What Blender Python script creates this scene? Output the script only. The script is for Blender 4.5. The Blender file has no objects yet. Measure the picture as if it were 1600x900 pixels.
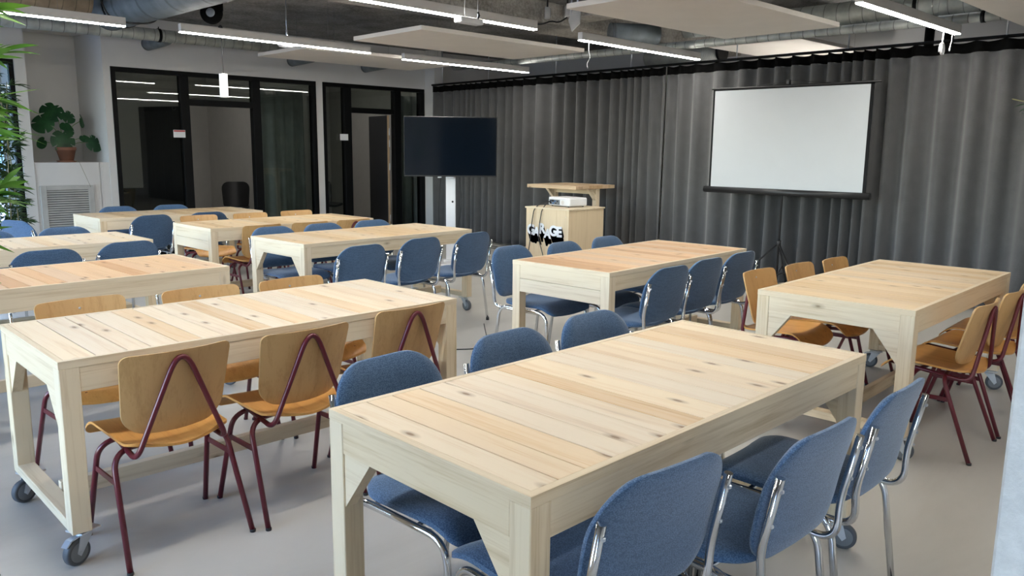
import bpy, bmesh, math, random
from mathutils import Vector, Matrix, noise
S = bpy.context.scene
COL = S.collection
PI = math.pi
PHI = -0.033807            # the room's axes against the tables' axes
rnd = random.Random(7)

# ------------------------------------------------------------------ materials
def new_mat(name):
    m = bpy.data.materials.new(name); m.use_nodes = True
    nt = m.node_tree; nt.nodes.clear()
    out = nt.nodes.new('ShaderNodeOutputMaterial')
    return m, nt, out

def N(nt, typ, **kw):
    n = nt.nodes.new(typ)
    for k, v in kw.items():
        if k in n.inputs: n.inputs[k].default_value = v
        else: setattr(n, k, v)
    return n

def setin(n, **kw):
    for k, v in kw.items(): n.inputs[k.replace('_', ' ')].default_value = v

def pbsdf(nt, out, color=(.5, .5, .5), rough=.5, metal=0.0, spec=.5):
    b = nt.nodes.new('ShaderNodeBsdfPrincipled')
    b.inputs['Base Color'].default_value = (*color, 1)
    b.inputs['Roughness'].default_value = rough
    b.inputs['Metallic'].default_value = metal
    b.inputs['Specular IOR Level'].default_value = spec
    nt.links.new(b.outputs[0], out.inputs[0])
    return b

def ramp(nt, stops):
    r = nt.nodes.new('ShaderNodeValToRGB'); e = r.color_ramp.elements
    while len(e) < len(stops): e.new(.5)
    for i, (p, c) in enumerate(stops):
        e[i].position = p; e[i].color = (*c, 1)
    return r

def mat_plain(name, color, rough=.5, metal=0, spec=.5, var=.12, scale=6, bump=0, bscale=60):
    m, nt, out = new_mat(name); b = pbsdf(nt, out, color, rough, metal, spec)
    tc = N(nt, 'ShaderNodeTexCoord')
    no = N(nt, 'ShaderNodeTexNoise'); setin(no, Scale=scale, Detail=4.0)
    nt.links.new(tc.outputs['Object'], no.inputs['Vector'])
    lo = tuple(c * (1 - var) for c in color); hi = tuple(min(1, c * (1 + var)) for c in color)
    r = ramp(nt, [(.3, lo), (.7, hi)])
    nt.links.new(no.outputs['Fac'], r.inputs[0]); nt.links.new(r.outputs[0], b.inputs['Base Color'])
    if bump:
        n2 = N(nt, 'ShaderNodeTexNoise'); setin(n2, Scale=bscale, Detail=5.0)
        nt.links.new(tc.outputs['Object'], n2.inputs['Vector'])
        bp = N(nt, 'ShaderNodeBump'); setin(bp, Strength=bump, Distance=.01)
        nt.links.new(n2.outputs['Fac'], bp.inputs['Height']); nt.links.new(bp.outputs[0], b.inputs['Normal'])
    return m

def mat_wood(name, axis, light, mid, dark, knots=True, planky=.35, rough=.5, thin=None, kn=.45):
    """pine with the grain along one axis; each board's own 'rnd' value shifts it"""
    m, nt, out = new_mat(name); b = pbsdf(nt, out, light, rough, 0, .35)
    tc = N(nt, 'ShaderNodeTexCoord'); oi = N(nt, 'ShaderNodeObjectInfo')
    at = N(nt, 'ShaderNodeAttribute', attribute_name='rnd')
    ad = N(nt, 'ShaderNodeMath', operation='ADD'); ml = N(nt, 'ShaderNodeMath', operation='MULTIPLY')
    nt.links.new(at.outputs['Fac'], ad.inputs[0]); nt.links.new(oi.outputs['Random'], ad.inputs[1])
    nt.links.new(ad.outputs[0], ml.inputs[0]); ml.inputs[1].default_value = 23.0
    va = N(nt, 'ShaderNodeVectorMath', operation='ADD')
    nt.links.new(tc.outputs['Object'], va.inputs[0]); nt.links.new(ml.outputs[0], va.inputs[1])
    def mapped(s_long, s_cross, flat=False):
        mp = N(nt, 'ShaderNodeMapping'); sc = [s_cross] * 3; sc[axis] = s_long
        if flat and thin is not None: sc[thin] = 0.0
        mp.inputs['Scale'].default_value = sc
        nt.links.new(va.outputs[0], mp.inputs['Vector']); return mp
    g1 = N(nt, 'ShaderNodeTexNoise'); setin(g1, Scale=1.0, Detail=6.0, Roughness=.6, Distortion=.6)
    nt.links.new(mapped(1.3, 26).outputs[0], g1.inputs['Vector'])
    g2 = N(nt, 'ShaderNodeTexNoise'); setin(g2, Scale=1.0, Detail=3.0, Roughness=.6)
    nt.links.new(mapped(4, 170).outputs[0], g2.inputs['Vector'])
    mx = N(nt, 'ShaderNodeMath', operation='MULTIPLY_ADD'); mx.inputs[1].default_value = .35
    nt.links.new(g2.outputs['Fac'], mx.inputs[0])
    m2 = N(nt, 'ShaderNodeMath', operation='MULTIPLY'); m2.inputs[1].default_value = .78
    nt.links.new(g1.outputs['Fac'], m2.inputs[0]); nt.links.new(m2.outputs[0], mx.inputs[2])
    r = ramp(nt, [(.36, dark), (.48, mid), (.58, light)])
    nt.links.new(mx.outputs[0], r.inputs[0])
    # the board's own tone
    hs = N(nt, 'ShaderNodeTexWhiteNoise', noise_dimensions='1D'); nt.links.new(ml.outputs[0], hs.inputs['W'])
    tone = ramp(nt, [(0, dark), (.3, mid), (.55, tuple(.5 * (a_ + sum(light) / 3 * .86) for a_ in light)), (1, light)])
    nt.links.new(hs.outputs['Value'], tone.inputs[0])
    mix = N(nt, 'ShaderNodeMixRGB', blend_type='MIX'); mix.inputs[0].default_value = planky
    nt.links.new(r.outputs[0], mix.inputs[1]); nt.links.new(tone.outputs[0], mix.inputs[2])
    last = mix.outputs[0]
    if knots:
        vo = N(nt, 'ShaderNodeTexVoronoi'); setin(vo, Scale=1.0, Randomness=1.0)
        vo.voronoi_dimensions = '2D' if thin == 2 else '3D'; nt.links.new(mapped(3.4, 8.5, True).outputs[0], vo.inputs['Vector'])
        kr = ramp(nt, [(.04, (.85, .85, .85)), (.07, (.4, .4, .4)), (.16, (0, 0, 0))])
        nt.links.new(vo.outputs['Distance'], kr.inputs[0])
        sep = N(nt, 'ShaderNodeSeparateColor'); nt.links.new(vo.outputs['Color'], sep.inputs[0])
        gt = N(nt, 'ShaderNodeMath', operation='GREATER_THAN'); gt.inputs[1].default_value = kn
        nt.links.new(sep.outputs[0], gt.inputs[0])
        km = N(nt, 'ShaderNodeMath', operation='MULTIPLY')
        nt.links.new(kr.outputs[0], km.inputs[0]); nt.links.new(gt.outputs[0], km.inputs[1])
        k2 = N(nt, 'ShaderNodeMixRGB'); k2.inputs[2].default_value = (dark[0] * .42, dark[1] * .36, dark[2] * .3, 1)
        nt.links.new(km.outputs[0], k2.inputs[0]); nt.links.new(last, k2.inputs[1]); last = k2.outputs[0]
    nt.links.new(last, b.inputs['Base Color'])
    bp = N(nt, 'ShaderNodeBump'); setin(bp, Strength=.12, Distance=.002)
    nt.links.new(mx.outputs[0], bp.inputs['Height']); nt.links.new(bp.outputs[0], b.inputs['Normal'])
    return m

def mat_fabric(name, dark, light, scale=230, rough=.95):
    m, nt, out = new_mat(name); b = pbsdf(nt, out, dark, rough, 0, .15)
    b.inputs['Sheen Weight'].default_value = .35; b.inputs['Sheen Roughness'].default_value = .5
    tc = N(nt, 'ShaderNodeTexCoord')
    mp = N(nt, 'ShaderNodeMapping'); mp.inputs['Scale'].default_value = (1, .8, 1.5)
    nt.links.new(tc.outputs['Object'], mp.inputs['Vector'])
    vo = N(nt, 'ShaderNodeTexVoronoi'); setin(vo, Scale=float(scale), Randomness=.8)
    nt.links.new(mp.outputs[0], vo.inputs['Vector'])
    r = ramp(nt, [(.15, light), (.62, dark)])
    nt.links.new(vo.outputs['Distance'], r.inputs[0])
    no = N(nt, 'ShaderNodeTexNoise'); setin(no, Scale=9.0, Detail=5.0)
    nt.links.new(tc.outputs['Object'], no.inputs['Vector'])
    mr = N(nt, 'ShaderNodeMapRange'); mr.inputs[3].default_value = .82; mr.inputs[4].default_value = 1.18
    nt.links.new(no.outputs['Fac'], mr.inputs[0])
    mu = N(nt, 'ShaderNodeVectorMath', operation='SCALE')
    nt.links.new(r.outputs[0], mu.inputs[0]); nt.links.new(mr.outputs[0], mu.inputs['Scale'])
    nt.links.new(mu.outputs[0], b.inputs['Base Color'])
    bp = N(nt, 'ShaderNodeBump'); setin(bp, Strength=.3, Distance=.0015); bp.invert = True
    nt.links.new(vo.outputs['Distance'], bp.inputs['Height']); nt.links.new(bp.outputs[0], b.inputs['Normal'])
    return m

def mat_glass(name, tint=(.93, .96, .95)):
    m, nt, out = new_mat(name)
    tr = N(nt, 'ShaderNodeBsdfTransparent'); tr.inputs[0].default_value = (*tint, 1)
    gl = N(nt, 'ShaderNodeBsdfGlossy'); gl.inputs['Roughness'].default_value = .015
    fr = N(nt, 'ShaderNodeFresnel'); fr.inputs[0].default_value = 1.52
    mx = N(nt, 'ShaderNodeMixShader')
    nt.links.new(fr.outputs[0], mx.inputs[0]); nt.links.new(tr.outputs[0], mx.inputs[1]); nt.links.new(gl.outputs[0], mx.inputs[2])
    nt.links.new(mx.outputs[0], out.inputs[0])
    return m

def mat_emit(name, color, strength):
    m, nt, out = new_mat(name)
    e = N(nt, 'ShaderNodeEmission'); e.inputs[0].default_value = (*color, 1); e.inputs[1].default_value = strength
    nt.links.new(e.outputs[0], out.inputs[0]); return m

def mat_concrete(name, lo, hi, bump=.6, rough=.85, scale=2.2):
    m, nt, out = new_mat(name); b = pbsdf(nt, out, hi, rough, 0, .3)
    tc = N(nt, 'ShaderNodeTexCoord')
    n1 = N(nt, 'ShaderNodeTexNoise'); setin(n1, Scale=scale, Detail=8.0, Roughness=.65, Distortion=.4)
    n2 = N(nt, 'ShaderNodeTexNoise'); setin(n2, Scale=scale * 14, Detail=6.0, Roughness=.7)
    for n in (n1, n2): nt.links.new(tc.outputs['Object'], n.inputs['Vector'])
    ad = N(nt, 'ShaderNodeMath', operation='MULTIPLY_ADD'); ad.inputs[1].default_value = .5
    h = N(nt, 'ShaderNodeMath', operation='MULTIPLY'); h.inputs[1].default_value = .5
    nt.links.new(n1.outputs['Fac'], h.inputs[0])
    nt.links.new(n2.outputs['Fac'], ad.inputs[0]); nt.links.new(h.outputs[0], ad.inputs[2])
    r = ramp(nt, [(.40, lo), (.58, hi)]); nt.links.new(ad.outputs[0], r.inputs[0])
    nt.links.new(r.outputs[0], b.inputs['Base Color'])
    bp = N(nt, 'ShaderNodeBump'); setin(bp, Strength=bump, Distance=.02)
    nt.links.new(n2.outputs['Fac'], bp.inputs['Height']); nt.links.new(bp.outputs[0], b.inputs['Normal'])
    return m

def mat_floor(name):
    m, nt, out = new_mat(name); b = pbsdf(nt, out, (.4, .39, .36), .3, 0, .5)
    tc = N(nt, 'ShaderNodeTexCoord')
    mp = N(nt, 'ShaderNodeMapping'); mp.inputs['Scale'].default_value = (.35, 1.1, 1); mp.inputs['Rotation'].default_value = (0, 0, .12)
    nt.links.new(tc.outputs['Object'], mp.inputs['Vector'])
    n1 = N(nt, 'ShaderNodeTexNoise'); setin(n1, Scale=1.5, Detail=7.0, Roughness=.6, Distortion=.8)
    nt.links.new(mp.outputs[0], n1.inputs['Vector'])
    r = ramp(nt, [(.3, (.41, .392, .355)), (.52, (.475, .457, .415)), (.75, (.52, .50, .455))])
    nt.links.new(n1.outputs['Fac'], r.inputs[0]); nt.links.new(r.outputs[0], b.inputs['Base Color'])
    rr = N(nt, 'ShaderNodeMapRange'); rr.inputs[3].default_value = .26; rr.inputs[4].default_value = .42
    nt.links.new(n1.outputs['Fac'], rr.inputs[0]); nt.links.new(rr.outputs[0], b.inputs['Roughness'])
    return m

def mat_spiral(name, color, pitch=.13, rough=.38, metal=.85, axis=0, depth=.6):
    """galvanised spiral duct: a seam every pitch metres along the local axis"""
    m, nt, out = new_mat(name); b = pbsdf(nt, out, color, rough, metal, .5)
    tc = N(nt, 'ShaderNodeTexCoord'); sx = N(nt, 'ShaderNodeSeparateXYZ')
    nt.links.new(tc.outputs['Object'], sx.inputs[0])
    d = N(nt, 'ShaderNodeMath', operation='DIVIDE'); d.inputs[1].default_value = pitch
    nt.links.new(sx.outputs[axis], d.inputs[0])
    fr = N(nt, 'ShaderNodeMath', operation='FRACT'); nt.links.new(d.outputs[0], fr.inputs[0])
    r = ramp(nt, [(0, (.16, .16, .16)), (.05, (.2, .2, .2)), (.09, (1, 1, 1)), (1, (1, 1, 1))])
    nt.links.new(fr.outputs[0], r.inputs[0])
    no = N(nt, 'ShaderNodeTexNoise'); setin(no, Scale=7.0, Detail=4.0); nt.links.new(tc.outputs['Object'], no.inputs['Vector'])
    rc = ramp(nt, [(.3, tuple(c * .7 for c in color)), (.7, tuple(min(1, c * 1.2) for c in color))])
    nt.links.new(no.outputs['Fac'], rc.inputs[0])
    mx = N(nt, 'ShaderNodeMixRGB', blend_type='MULTIPLY'); mx.inputs[0].default_value = depth
    nt.links.new(rc.outputs[0], mx.inputs[1]); nt.links.new(r.outputs[0], mx.inputs[2])
    nt.links.new(mx.outputs[0], b.inputs['Base Color'])
    bp = N(nt, 'ShaderNodeBump'); setin(bp, Strength=.5, Distance=.01)
    nt.links.new(r.outputs[0], bp.inputs['Height']); nt.links.new(bp.outputs[0], b.inputs['Normal'])
    return m

def mat_leaf(name, lo, hi):
    m, nt, out = new_mat(name); b = pbsdf(nt, out, lo, .42, 0, .4)
    tc = N(nt, 'ShaderNodeTexCoord'); no = N(nt, 'ShaderNodeTexNoise'); setin(no, Scale=7.0, Detail=3.0)
    nt.links.new(tc.outputs['Object'], no.inputs['Vector'])
    r = ramp(nt, [(.32, lo), (.68, hi)]); nt.links.new(no.outputs['Fac'], r.inputs[0])
    nt.links.new(r.outputs[0], b.inputs['Base Color'])
    b.inputs['Transmission Weight'].default_value = 0
    t = N(nt, 'ShaderNodeBsdfTranslucent'); nt.links.new(r.outputs[0], t.inputs[0])
    mx = N(nt, 'ShaderNodeMixShader'); mx.inputs[0].default_value = .35
    nt.links.new(b.outputs[0], mx.inputs[1]); nt.links.new(t.outputs[0], mx.inputs[2]); nt.links.new(mx.outputs[0], out.inputs[0])
    return m

PALE = ((.82, .665, .45), (.73, .51, .28), (.48, .285, .13))
WARM = ((.70, .465, .255), (.60, .345, .165), (.42, .21, .09))
FAWN = ((.72, .535, .31), (.61, .42, .215), (.42, .265, .125))
FRAME = ((.74, .615, .43), (.66, .525, .345), (.50, .37, .215))
M = {}
for nm, cs in (('pale', PALE), ('warm', WARM), ('fawn', FAWN)):
    M['top_' + nm] = mat_wood('pine_boards_' + nm, 1, *cs, planky=.58, thin=2, kn=.5)
for ax, nm in enumerate('xyz'):
    M['pine_' + nm] = mat_wood('pine_timber_' + nm, ax, *FRAME, planky=.2, thin=(1, 0, None)[ax], kn=.68)
M['ply_z'] = mat_wood('birch_plywood', 2, (.72, .57, .37), (.66, .51, .32), (.58, .43, .25), knots=False, planky=.1)
M['oak_y'] = mat_wood('brown_board', 1, (.58, .41, .24), (.47, .31, .165), (.34, .21, .10))
M['beech'] = mat_wood('varnished_beech', 1, (.66, .335, .095), (.60, .29, .075), (.50, .235, .058), knots=False, planky=.12, rough=.34)
M['beech_v_shaded'] = mat_wood('varnished_beech_upright_shaded', 2, (.56, .335, .135), (.505, .295, .112), (.43, .24, .088), knots=False, planky=.12, rough=.36)  # same varnish as the seat, with the backs' shade greyed into the colour
M['maroon'] = mat_plain('maroon_paint', (.105, .010, .018), .28, var=.1)
M['chrome'] = mat_plain('chrome', (.78, .79, .8), .13, 1.0, var=.03)
M['steel'] = mat_plain('zinc_steel', (.62, .66, .70), .32, .9, var=.08)
M['rubber'] = mat_plain('grey_rubber', (.075, .082, .09), .55)
M['hub'] = mat_plain('grey_hub_plastic', (.17, .185, .20), .45)
M['black'] = mat_plain('black_plastic', (.012, .012, .013), .4)
M['blackm'] = mat_plain('black_frame_paint', (.003, .0035, .004), .5, spec=.12)
M['blue'] = mat_fabric('blue_weave', (.038, .083, .16), (.106, .18, .302))
M['under'] = mat_plain('seat_underside', (.02, .025, .035), .7)
M['white'] = mat_plain('white_paint', (.60, .595, .58), .6, var=.03, scale=2)
M['ceilpanel'] = mat_plain('felt_panel', (.68, .635, .57), .9, var=.03, scale=3)
M['panel_edge'] = M['ceilpanel']
M['whitep'] = mat_plain('white_plastic', (.72, .73, .74), .4, var=.03)
M['lampbody'] = mat_plain('lamp_aluminium', (.62, .60, .57), .45, var=.03)
M['slab'] = mat_concrete('rough_concrete', (.12, .117, .11), (.31, .30, .285), bump=1.0)
M['beamc_lit'] = mat_concrete('beam_concrete_lit', (.22, .205, .18), (.46, .435, .39), bump=.8)  # the slab's concrete, lamplight on the soffits put into a lighter colour
M['colc'] = mat_concrete('painted_column', (.50, .51, .505), (.62, .625, .615), bump=.25, scale=1.6)
M['floor'] = mat_floor('polished_screed')
M['glass'] = mat_glass('clear_glass')
M['greyglass'] = mat_glass('partition_glass', (.62, .65, .63))
M['led'] = mat_emit('led_diffuser', (1.0, .965, .91), 70.0)
M['duct'] = mat_spiral('galvanised_spiral', (.40, .42, .385), .13, rough=.5, metal=.35)
M['ductblue'] = mat_spiral('galvanised_trunk', (.15, .175, .185), .6, rough=.6, metal=.15)
M['lagging'] = mat_spiral('wire_netted_lagging', (.30, .25, .19), .12, rough=.6, metal=.3)
M['flex'] = mat_spiral('flexible_duct', (.34, .35, .32), .025, rough=.5, metal=.35, depth=.8)
M['screen'] = mat_plain('screen_cloth', (.50, .525, .54), .8, var=.01)
M['tvglass'] = mat_plain('tv_panel', (.003, .006, .011), .08, 0, .45, var=.02)
M['curtain'] = mat_fabric('grey_curtain', (.068, .068, .069), (.122, .121, .119), scale=420)
M['sheer'] = mat_plain('pale_curtain', (.40, .43, .42), .9)
M['tape'] = mat_plain('black_heading', (.004, .004, .004), 1.0, spec=.05)
M['room_shaded'] = mat_plain('meeting_room_wall_shaded', (.42, .41, .39), .8, var=.03)  # white walls, the dimness of the unlit rooms put into the colour
M['darkdoor'] = mat_plain('dark_door', (.012, .013, .017), .35)
M['dooredge'] = mat_plain('door_core', (.36, .25, .15), .6)
M['grille'] = mat_plain('grey_grille_paint', (.40, .40, .38), .45)
M['dark'] = mat_plain('dark_void', (.02, .02, .02), .9)
M['terracotta'] = mat_plain('terracotta', (.20, .085, .050), .8, var=.2)
M['soil'] = mat_plain('potting_soil', (.03, .02, .013), .95)
M['mleaf'] = mat_leaf('monstera_leaf', (.012, .055, .022), (.03, .12, .04))
M['bleaf'] = mat_leaf('bamboo_leaf', (.06, .17, .02), (.19, .42, .05))
M['dleaf'] = mat_leaf('dark_bamboo_leaf', (.022, .05, .018), (.05, .10, .03))
M['cane'] = mat_plain('bamboo_cane', (.17, .16, .07), .5)
M['cable'] = mat_plain('black_cable', (.010, .010, .010), .5)
M['cablew'] = mat_plain('white_cable', (.75, .75, .74), .5)
M['ink'] = mat_plain('black_vinyl', (.006, .006, .007), .6, spec=.15)
M['inkw'] = mat_plain('white_vinyl', (.82, .82, .82), .5)
M['port'] = mat_plain('blue_port', (.05, .15, .35), .4)
M['red'] = mat_plain('red_print', (.45, .04, .05), .5)
M['teal'] = mat_plain('blue_glazed_facade', (.10, .20, .25), .4)
M['ground'] = mat_plain('outdoor_paving', (.30, .31, .32), .9)
M['hedge'] = mat_leaf('hedge_green', (.03, .07, .02), (.07, .15, .04))

# ------------------------------------------------------------------ mesh helpers
def rlayer(bm):
    return bm.faces.layers.float.get('rnd') or bm.faces.layers.float.new('rnd')

def mark(bm, faces):
    L = rlayer(bm); v = rnd.random()
    for f in faces:
        if f.is_valid: f[L] = v

def box(bm, lo, hi, bev=.0, mat=None):
    """box between two corners, edges eased"""
    lo, hi = Vector(lo), Vector(hi); before = set(bm.faces)
    vs = [bm.verts.new((x, y, z)) for x in (lo.x, hi.x) for y in (lo.y, hi.y) for z in (lo.z, hi.z)]
    for q in ((0, 1, 3, 2), (4, 6, 7, 5), (0, 4, 5, 1), (2, 3, 7, 6), (0, 2, 6, 4), (1, 5, 7, 3)):
        bm.faces.new([vs[i] for i in q])
    if bev:
        es = {e for v in vs for e in v.link_edges}
        bmesh.ops.bevel(bm, geom=list(es), offset=bev, segments=1, affect='EDGES', profile=.5)
    new = [f for f in bm.faces if f not in before]
    if mat is not None: bmesh.ops.transform(bm, matrix=mat, verts=list({v for f in new for v in f.verts}))
    mark(bm, new); return new

def prism(bm, poly, axis, a, b):
    """polygon (2-d points in the other two axes, in order) extruded along an axis"""
    before = set(bm.faces)
    def mk(p, t):
        c = [0, 0, 0]; o = [i for i in range(3) if i != axis]
        c[o[0]], c[o[1]], c[axis] = p[0], p[1], t; return bm.verts.new(c)
    A = [mk(p, a) for p in poly]; B = [mk(p, b) for p in poly]; n = len(poly)
    bm.faces.new(A); bm.faces.new(B[::-1])
    for i in range(n): bm.faces.new((A[i], B[i], B[(i + 1) % n], A[(i + 1) % n]))
    new = [f for f in bm.faces if f not in before]
    bmesh.ops.recalc_face_normals(bm, faces=new); mark(bm, new)

def fillet(pts, r, seg=6):
    """round the corners of a polyline"""
    P = [Vector(p) for p in pts]; out = [P[0]]
    for i in range(1, len(P) - 1):
        a, b, c = P[i - 1], P[i], P[i + 1]
        ri = r[i] if isinstance(r, (list, tuple)) else r
        u = (a - b); w = (c - b); t = min(ri, u.length * .49, w.length * .49)
        p, q = b + u.normalized() * t, b + w.normalized() * t
        for k in range(seg + 1):
            s = k / seg; out.append(p * (1 - s) ** 2 + b * 2 * s * (1 - s) + q * s * s)
    out.append(P[-1]); return out

def tube(bm, pts, r, seg=10, caps=True, flat=None):
    P = [Vector(p) for p in pts]
    d = (P[1] - P[0]).normalized(); up = Vector((0, 0, 1)) if abs(d.z) < .9 else Vector((1, 0, 0))
    nrm = d.cross(up).normalized(); rings = []
    for i, p in enumerate(P):
        if i == 0: t = (P[1] - P[0])
        elif i == len(P) - 1: t = (P[-1] - P[-2])
        else: t = (P[i + 1] - P[i]).normalized() + (P[i] - P[i - 1]).normalized()
        t.normalize(); nrm = (nrm - t * nrm.dot(t)).normalized(); bn = t.cross(nrm)
        rr = r[i] if isinstance(r, (list, tuple)) else r
        rings.append([bm.verts.new(p + nrm * math.cos(a) * rr + bn * math.sin(a) * rr * (flat or 1))
                      for a in (2 * PI * k / seg for k in range(seg))])
    fs = []
    for A, B in zip(rings, rings[1:]):
        for k in range(seg): fs.append(bm.faces.new((A[k], B[k], B[(k + 1) % seg], A[(k + 1) % seg])))
    for f in fs: f.smooth = True
    if caps:
        fs.append(bm.faces.new(rings[0])); fs.append(bm.faces.new(rings[-1][::-1]))
    bmesh.ops.recalc_face_normals(bm, faces=fs); mark(bm, fs)

def lathe(bm, prof, seg=24, axis=2, at=(0, 0, 0), smooth=True):
    """profile of (radius, height) turned about an axis"""
    at = Vector(at); rings = []
    o = [i for i in range(3) if i != axis]
    for r, h in prof:
        ring = []
        for k in range(seg):
            c = [0, 0, 0]; c[o[0]] = r * math.cos(2 * PI * k / seg); c[o[1]] = r * math.sin(2 * PI * k / seg); c[axis] = h
            ring.append(bm.verts.new(at + Vector(c)))
        rings.append(ring)
    fs = []
    for A, B in zip(rings, rings[1:]):
        for k in range(seg):
            f = bm.faces.new((A[k], A[(k + 1) % seg], B[(k + 1) % seg], B[k])); f.smooth = smooth; fs.append(f)
    fs.append(bm.faces.new(rings[0][::-1])); fs.append(bm.faces.new(rings[-1]))
    bmesh.ops.recalc_face_normals(bm, faces=fs); mark(bm, fs)

def shell(bm, front, back, nu, nv):
    """closed solid between two grids front(u,v), back(u,v) with u,v in 0..1"""
    def grid(fn): return [[bm.verts.new(fn(i / nu, j / nv)) for j in range(nv + 1)] for i in range(nu + 1)]
    A, B = grid(front), grid(back); fs = []
    for i in range(nu):
        for j in range(nv):
            fs.append(bm.faces.new((A[i][j], A[i + 1][j], A[i + 1][j + 1], A[i][j + 1])))
            fs.append(bm.faces.new((B[i][j], B[i][j + 1], B[i + 1][j + 1], B[i + 1][j])))
    rim = [(i, 0) for i in range(nu)] + [(nu, j) for j in range(nv)] + [(i, nv) for i in range(nu, 0, -1)] + [(0, j) for j in range(nv, 0, -1)]
    for k, (i, j) in enumerate(rim):
        i2, j2 = rim[(k + 1) % len(rim)]
        fs.append(bm.faces.new((A[i][j], B[i][j], B[i2][j2], A[i2][j2])))
    for f in fs: f.smooth = True
    bmesh.ops.recalc_face_normals(bm, faces=fs); mark(bm, fs)

def obj(name, bm, mat, parent=None, loc=(0, 0, 0), rz=0.0, sharp=None, **props):
    me = bpy.data.meshes.new(name); bm.to_mesh(me); bm.free()
    for m in (mat if isinstance(mat, (list, tuple)) else [mat]): me.materials.append(m)
    o = bpy.data.objects.new(name, me); COL.objects.link(o); o.parent = parent
    o.location = loc; o.rotation_euler = (0, 0, rz)
    if sharp:
        try: me.set_sharp_from_angle(angle=math.radians(sharp))
        except Exception: pass
    for k, v in props.items(): o[k] = v
    return o

def BM():
    bm = bmesh.new(); rlayer(bm); return bm

def thing(name, label, cat, loc=(0, 0, 0), rz=0.0, group=None):
    o = bpy.data.objects.new(name, None); COL.objects.link(o); o.empty_display_size = .1
    o.location = loc; o.rotation_euler = (0, 0, rz); o['label'] = label; o['category'] = cat
    if group: o['group'] = group
    return o

def tag(o, label, cat, group=None):
    o['label'] = label; o['category'] = cat
    if group: o['group'] = group
    return o

def struct(name, bm, mat, loc=(0, 0, 0), rz=PHI, parent=None):
    o = obj(name, bm, mat, parent, loc, rz)
    if parent is None: o['kind'] = 'structure'
    return o

def copy_tree(o, parent=None):
    c = o.copy(); COL.objects.link(c); c.parent = parent
    for ch in list(o.children): copy_tree(ch, c)
    return c

def W(xr, yr, z=0):      # room frame -> world
    return Vector((xr * math.cos(PHI) - yr * math.sin(PHI), xr * math.sin(PHI) + yr * math.cos(PHI), z))

# ------------------------------------------------------------------ room shell (room frame, rotated by PHI)
YG = 11.452
XL, XR, YB, SL = -1.4, 11.2, -3.2, 3.22
b = BM(); box(b, (XL - .2, YB - .2, -.12), (XR + .2, 16.4, 0)); struct('floor', b, M['floor'])
b = BM(); box(b, (XL - .2, YB - .2, SL), (XR + .2, 16.4, SL + .2)); struct('ceiling', b, M['slab'])
b = BM(); box(b, (XL - .2, YB - .2, 0), (XR + .2, YB, SL)); struct('wall_back', b, M['white'])
b = BM(); box(b, (XR, YB, 0), (XR + .2, 16.3, SL)); struct('wall_right', b, M['white'])
# concrete beams under the slab
def beam(name, lo, hi):
    b = BM(); box(b, lo, hi, .01); return struct(name, b, M['beamc_lit'])
beam('trim_1', (XL, 6.62, 2.98), (XR, 7.28, SL))
beam('trim_2', (XL, 0.9, 2.98), (XR, 1.5, SL))
beam('trim_3', (7.15, 1.5, 3.05), (7.55, 6.62, SL))

# the window side: sill, head, piers and glazing
b = BM()
box(b, (XL - .2, YB, 0), (XL, 16.3, .32)); box(b, (XL - .2, YB, 2.74), (XL, 16.3, SL))
edges = [1.9, 4.25, 6.6, 8.95, 11.3]
box(b, (XL - .2, YB, .32), (XL, -3.0, 2.74)); box(b, (XL - .2, -.5, .32), (XL, 1.9, 2.74))
for y in edges: box(b, (XL - .2, y - .11, .32), (XL, y + .11, 2.74))
box(b, (XL - .2, 11.3, .32), (XL, 16.3, 2.74))
struct('wall_left', b, M['white'])
def window(name, axis, at, a0, a1, z0, z1, mull, rz=PHI):
    """black framed window in a wall; axis 0 = it runs along x at y=at, axis 1 = along y at x=at"""
    f = BM(); g = BM(); t, d = .055, .04
    def bx(bm, s0, s1, zz0, zz1, dd):
        if axis == 0: box(bm, (s0, at - dd, zz0), (s1, at + dd, zz1), .002)
        else: box(bm, (at - dd, s0, zz0), (at + dd, s1, zz1), .002)
    bx(f, a0, a1, z0, z0 + t, d); bx(f, a0, a1, z1 - t, z1, d)
    for s in [a0] + [m - t / 2 for m in mull] + [a1 - t]: bx(f, s, s + t, z0 + t, z1 - t, d)
    bx(g, a0 + t * .5, a1 - t * .5, z0 + t * .5, z1 - t * .5, .004)
    w = struct(name, f, M['blackm'], rz=rz)
    obj('glass_pane', g, M['glass'], w)
    return w
k = 3; PAIRS = list(zip(edges, edges[1:])) + [(-3.11, -.39)]
for y0, y1 in PAIRS:
    window('window_%d' % k, 1, XL - .1, y0 + .11, y1 - .11, .32, 2.74, [(y0 + y1) / 2]); k += 1

# the partition wall: plaster with openings for niche, window and the two glazed fronts
b = BM(); T = .16
def wl(x0, x1, z0, z1, d=T): box(b, (x0, YG, z0), (x1, YG + d, z1))
wl(XL, .55, 0, SL); wl(.55, 2.52, 0, .10); wl(.55, 2.52, 2.56, SL)
wl(2.52, 2.64, 0, SL, .9)
wl(2.64, 3.53, 2.985, SL, .9)
wl(3.62, 6.665, 2.56, SL); wl(6.665, 6.785, 0, SL); wl(6.785, 8.82, 2.56, SL); wl(8.82, 9.0, 0, SL)
wl(9.0, XR, 0, SL)
prism(b, [(3.53, YG), (3.62, YG), (3.62, 12.36), (3.42, 12.36), (3.42, 12.2)], 2, 0, SL)
box(b, (2.5, 12.2, 0), (3.5, 12.36, SL))
struct('wall_partition', b, M['white'])
b = BM(); box(b, (8.835, YG - .28, 0), (9.0, YG, SL), .004); struct('trim_4', b, M['white'])
window('window_1', 0, YG + .08, .55, 2.52, .10, 2.56, [1.55])
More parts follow.
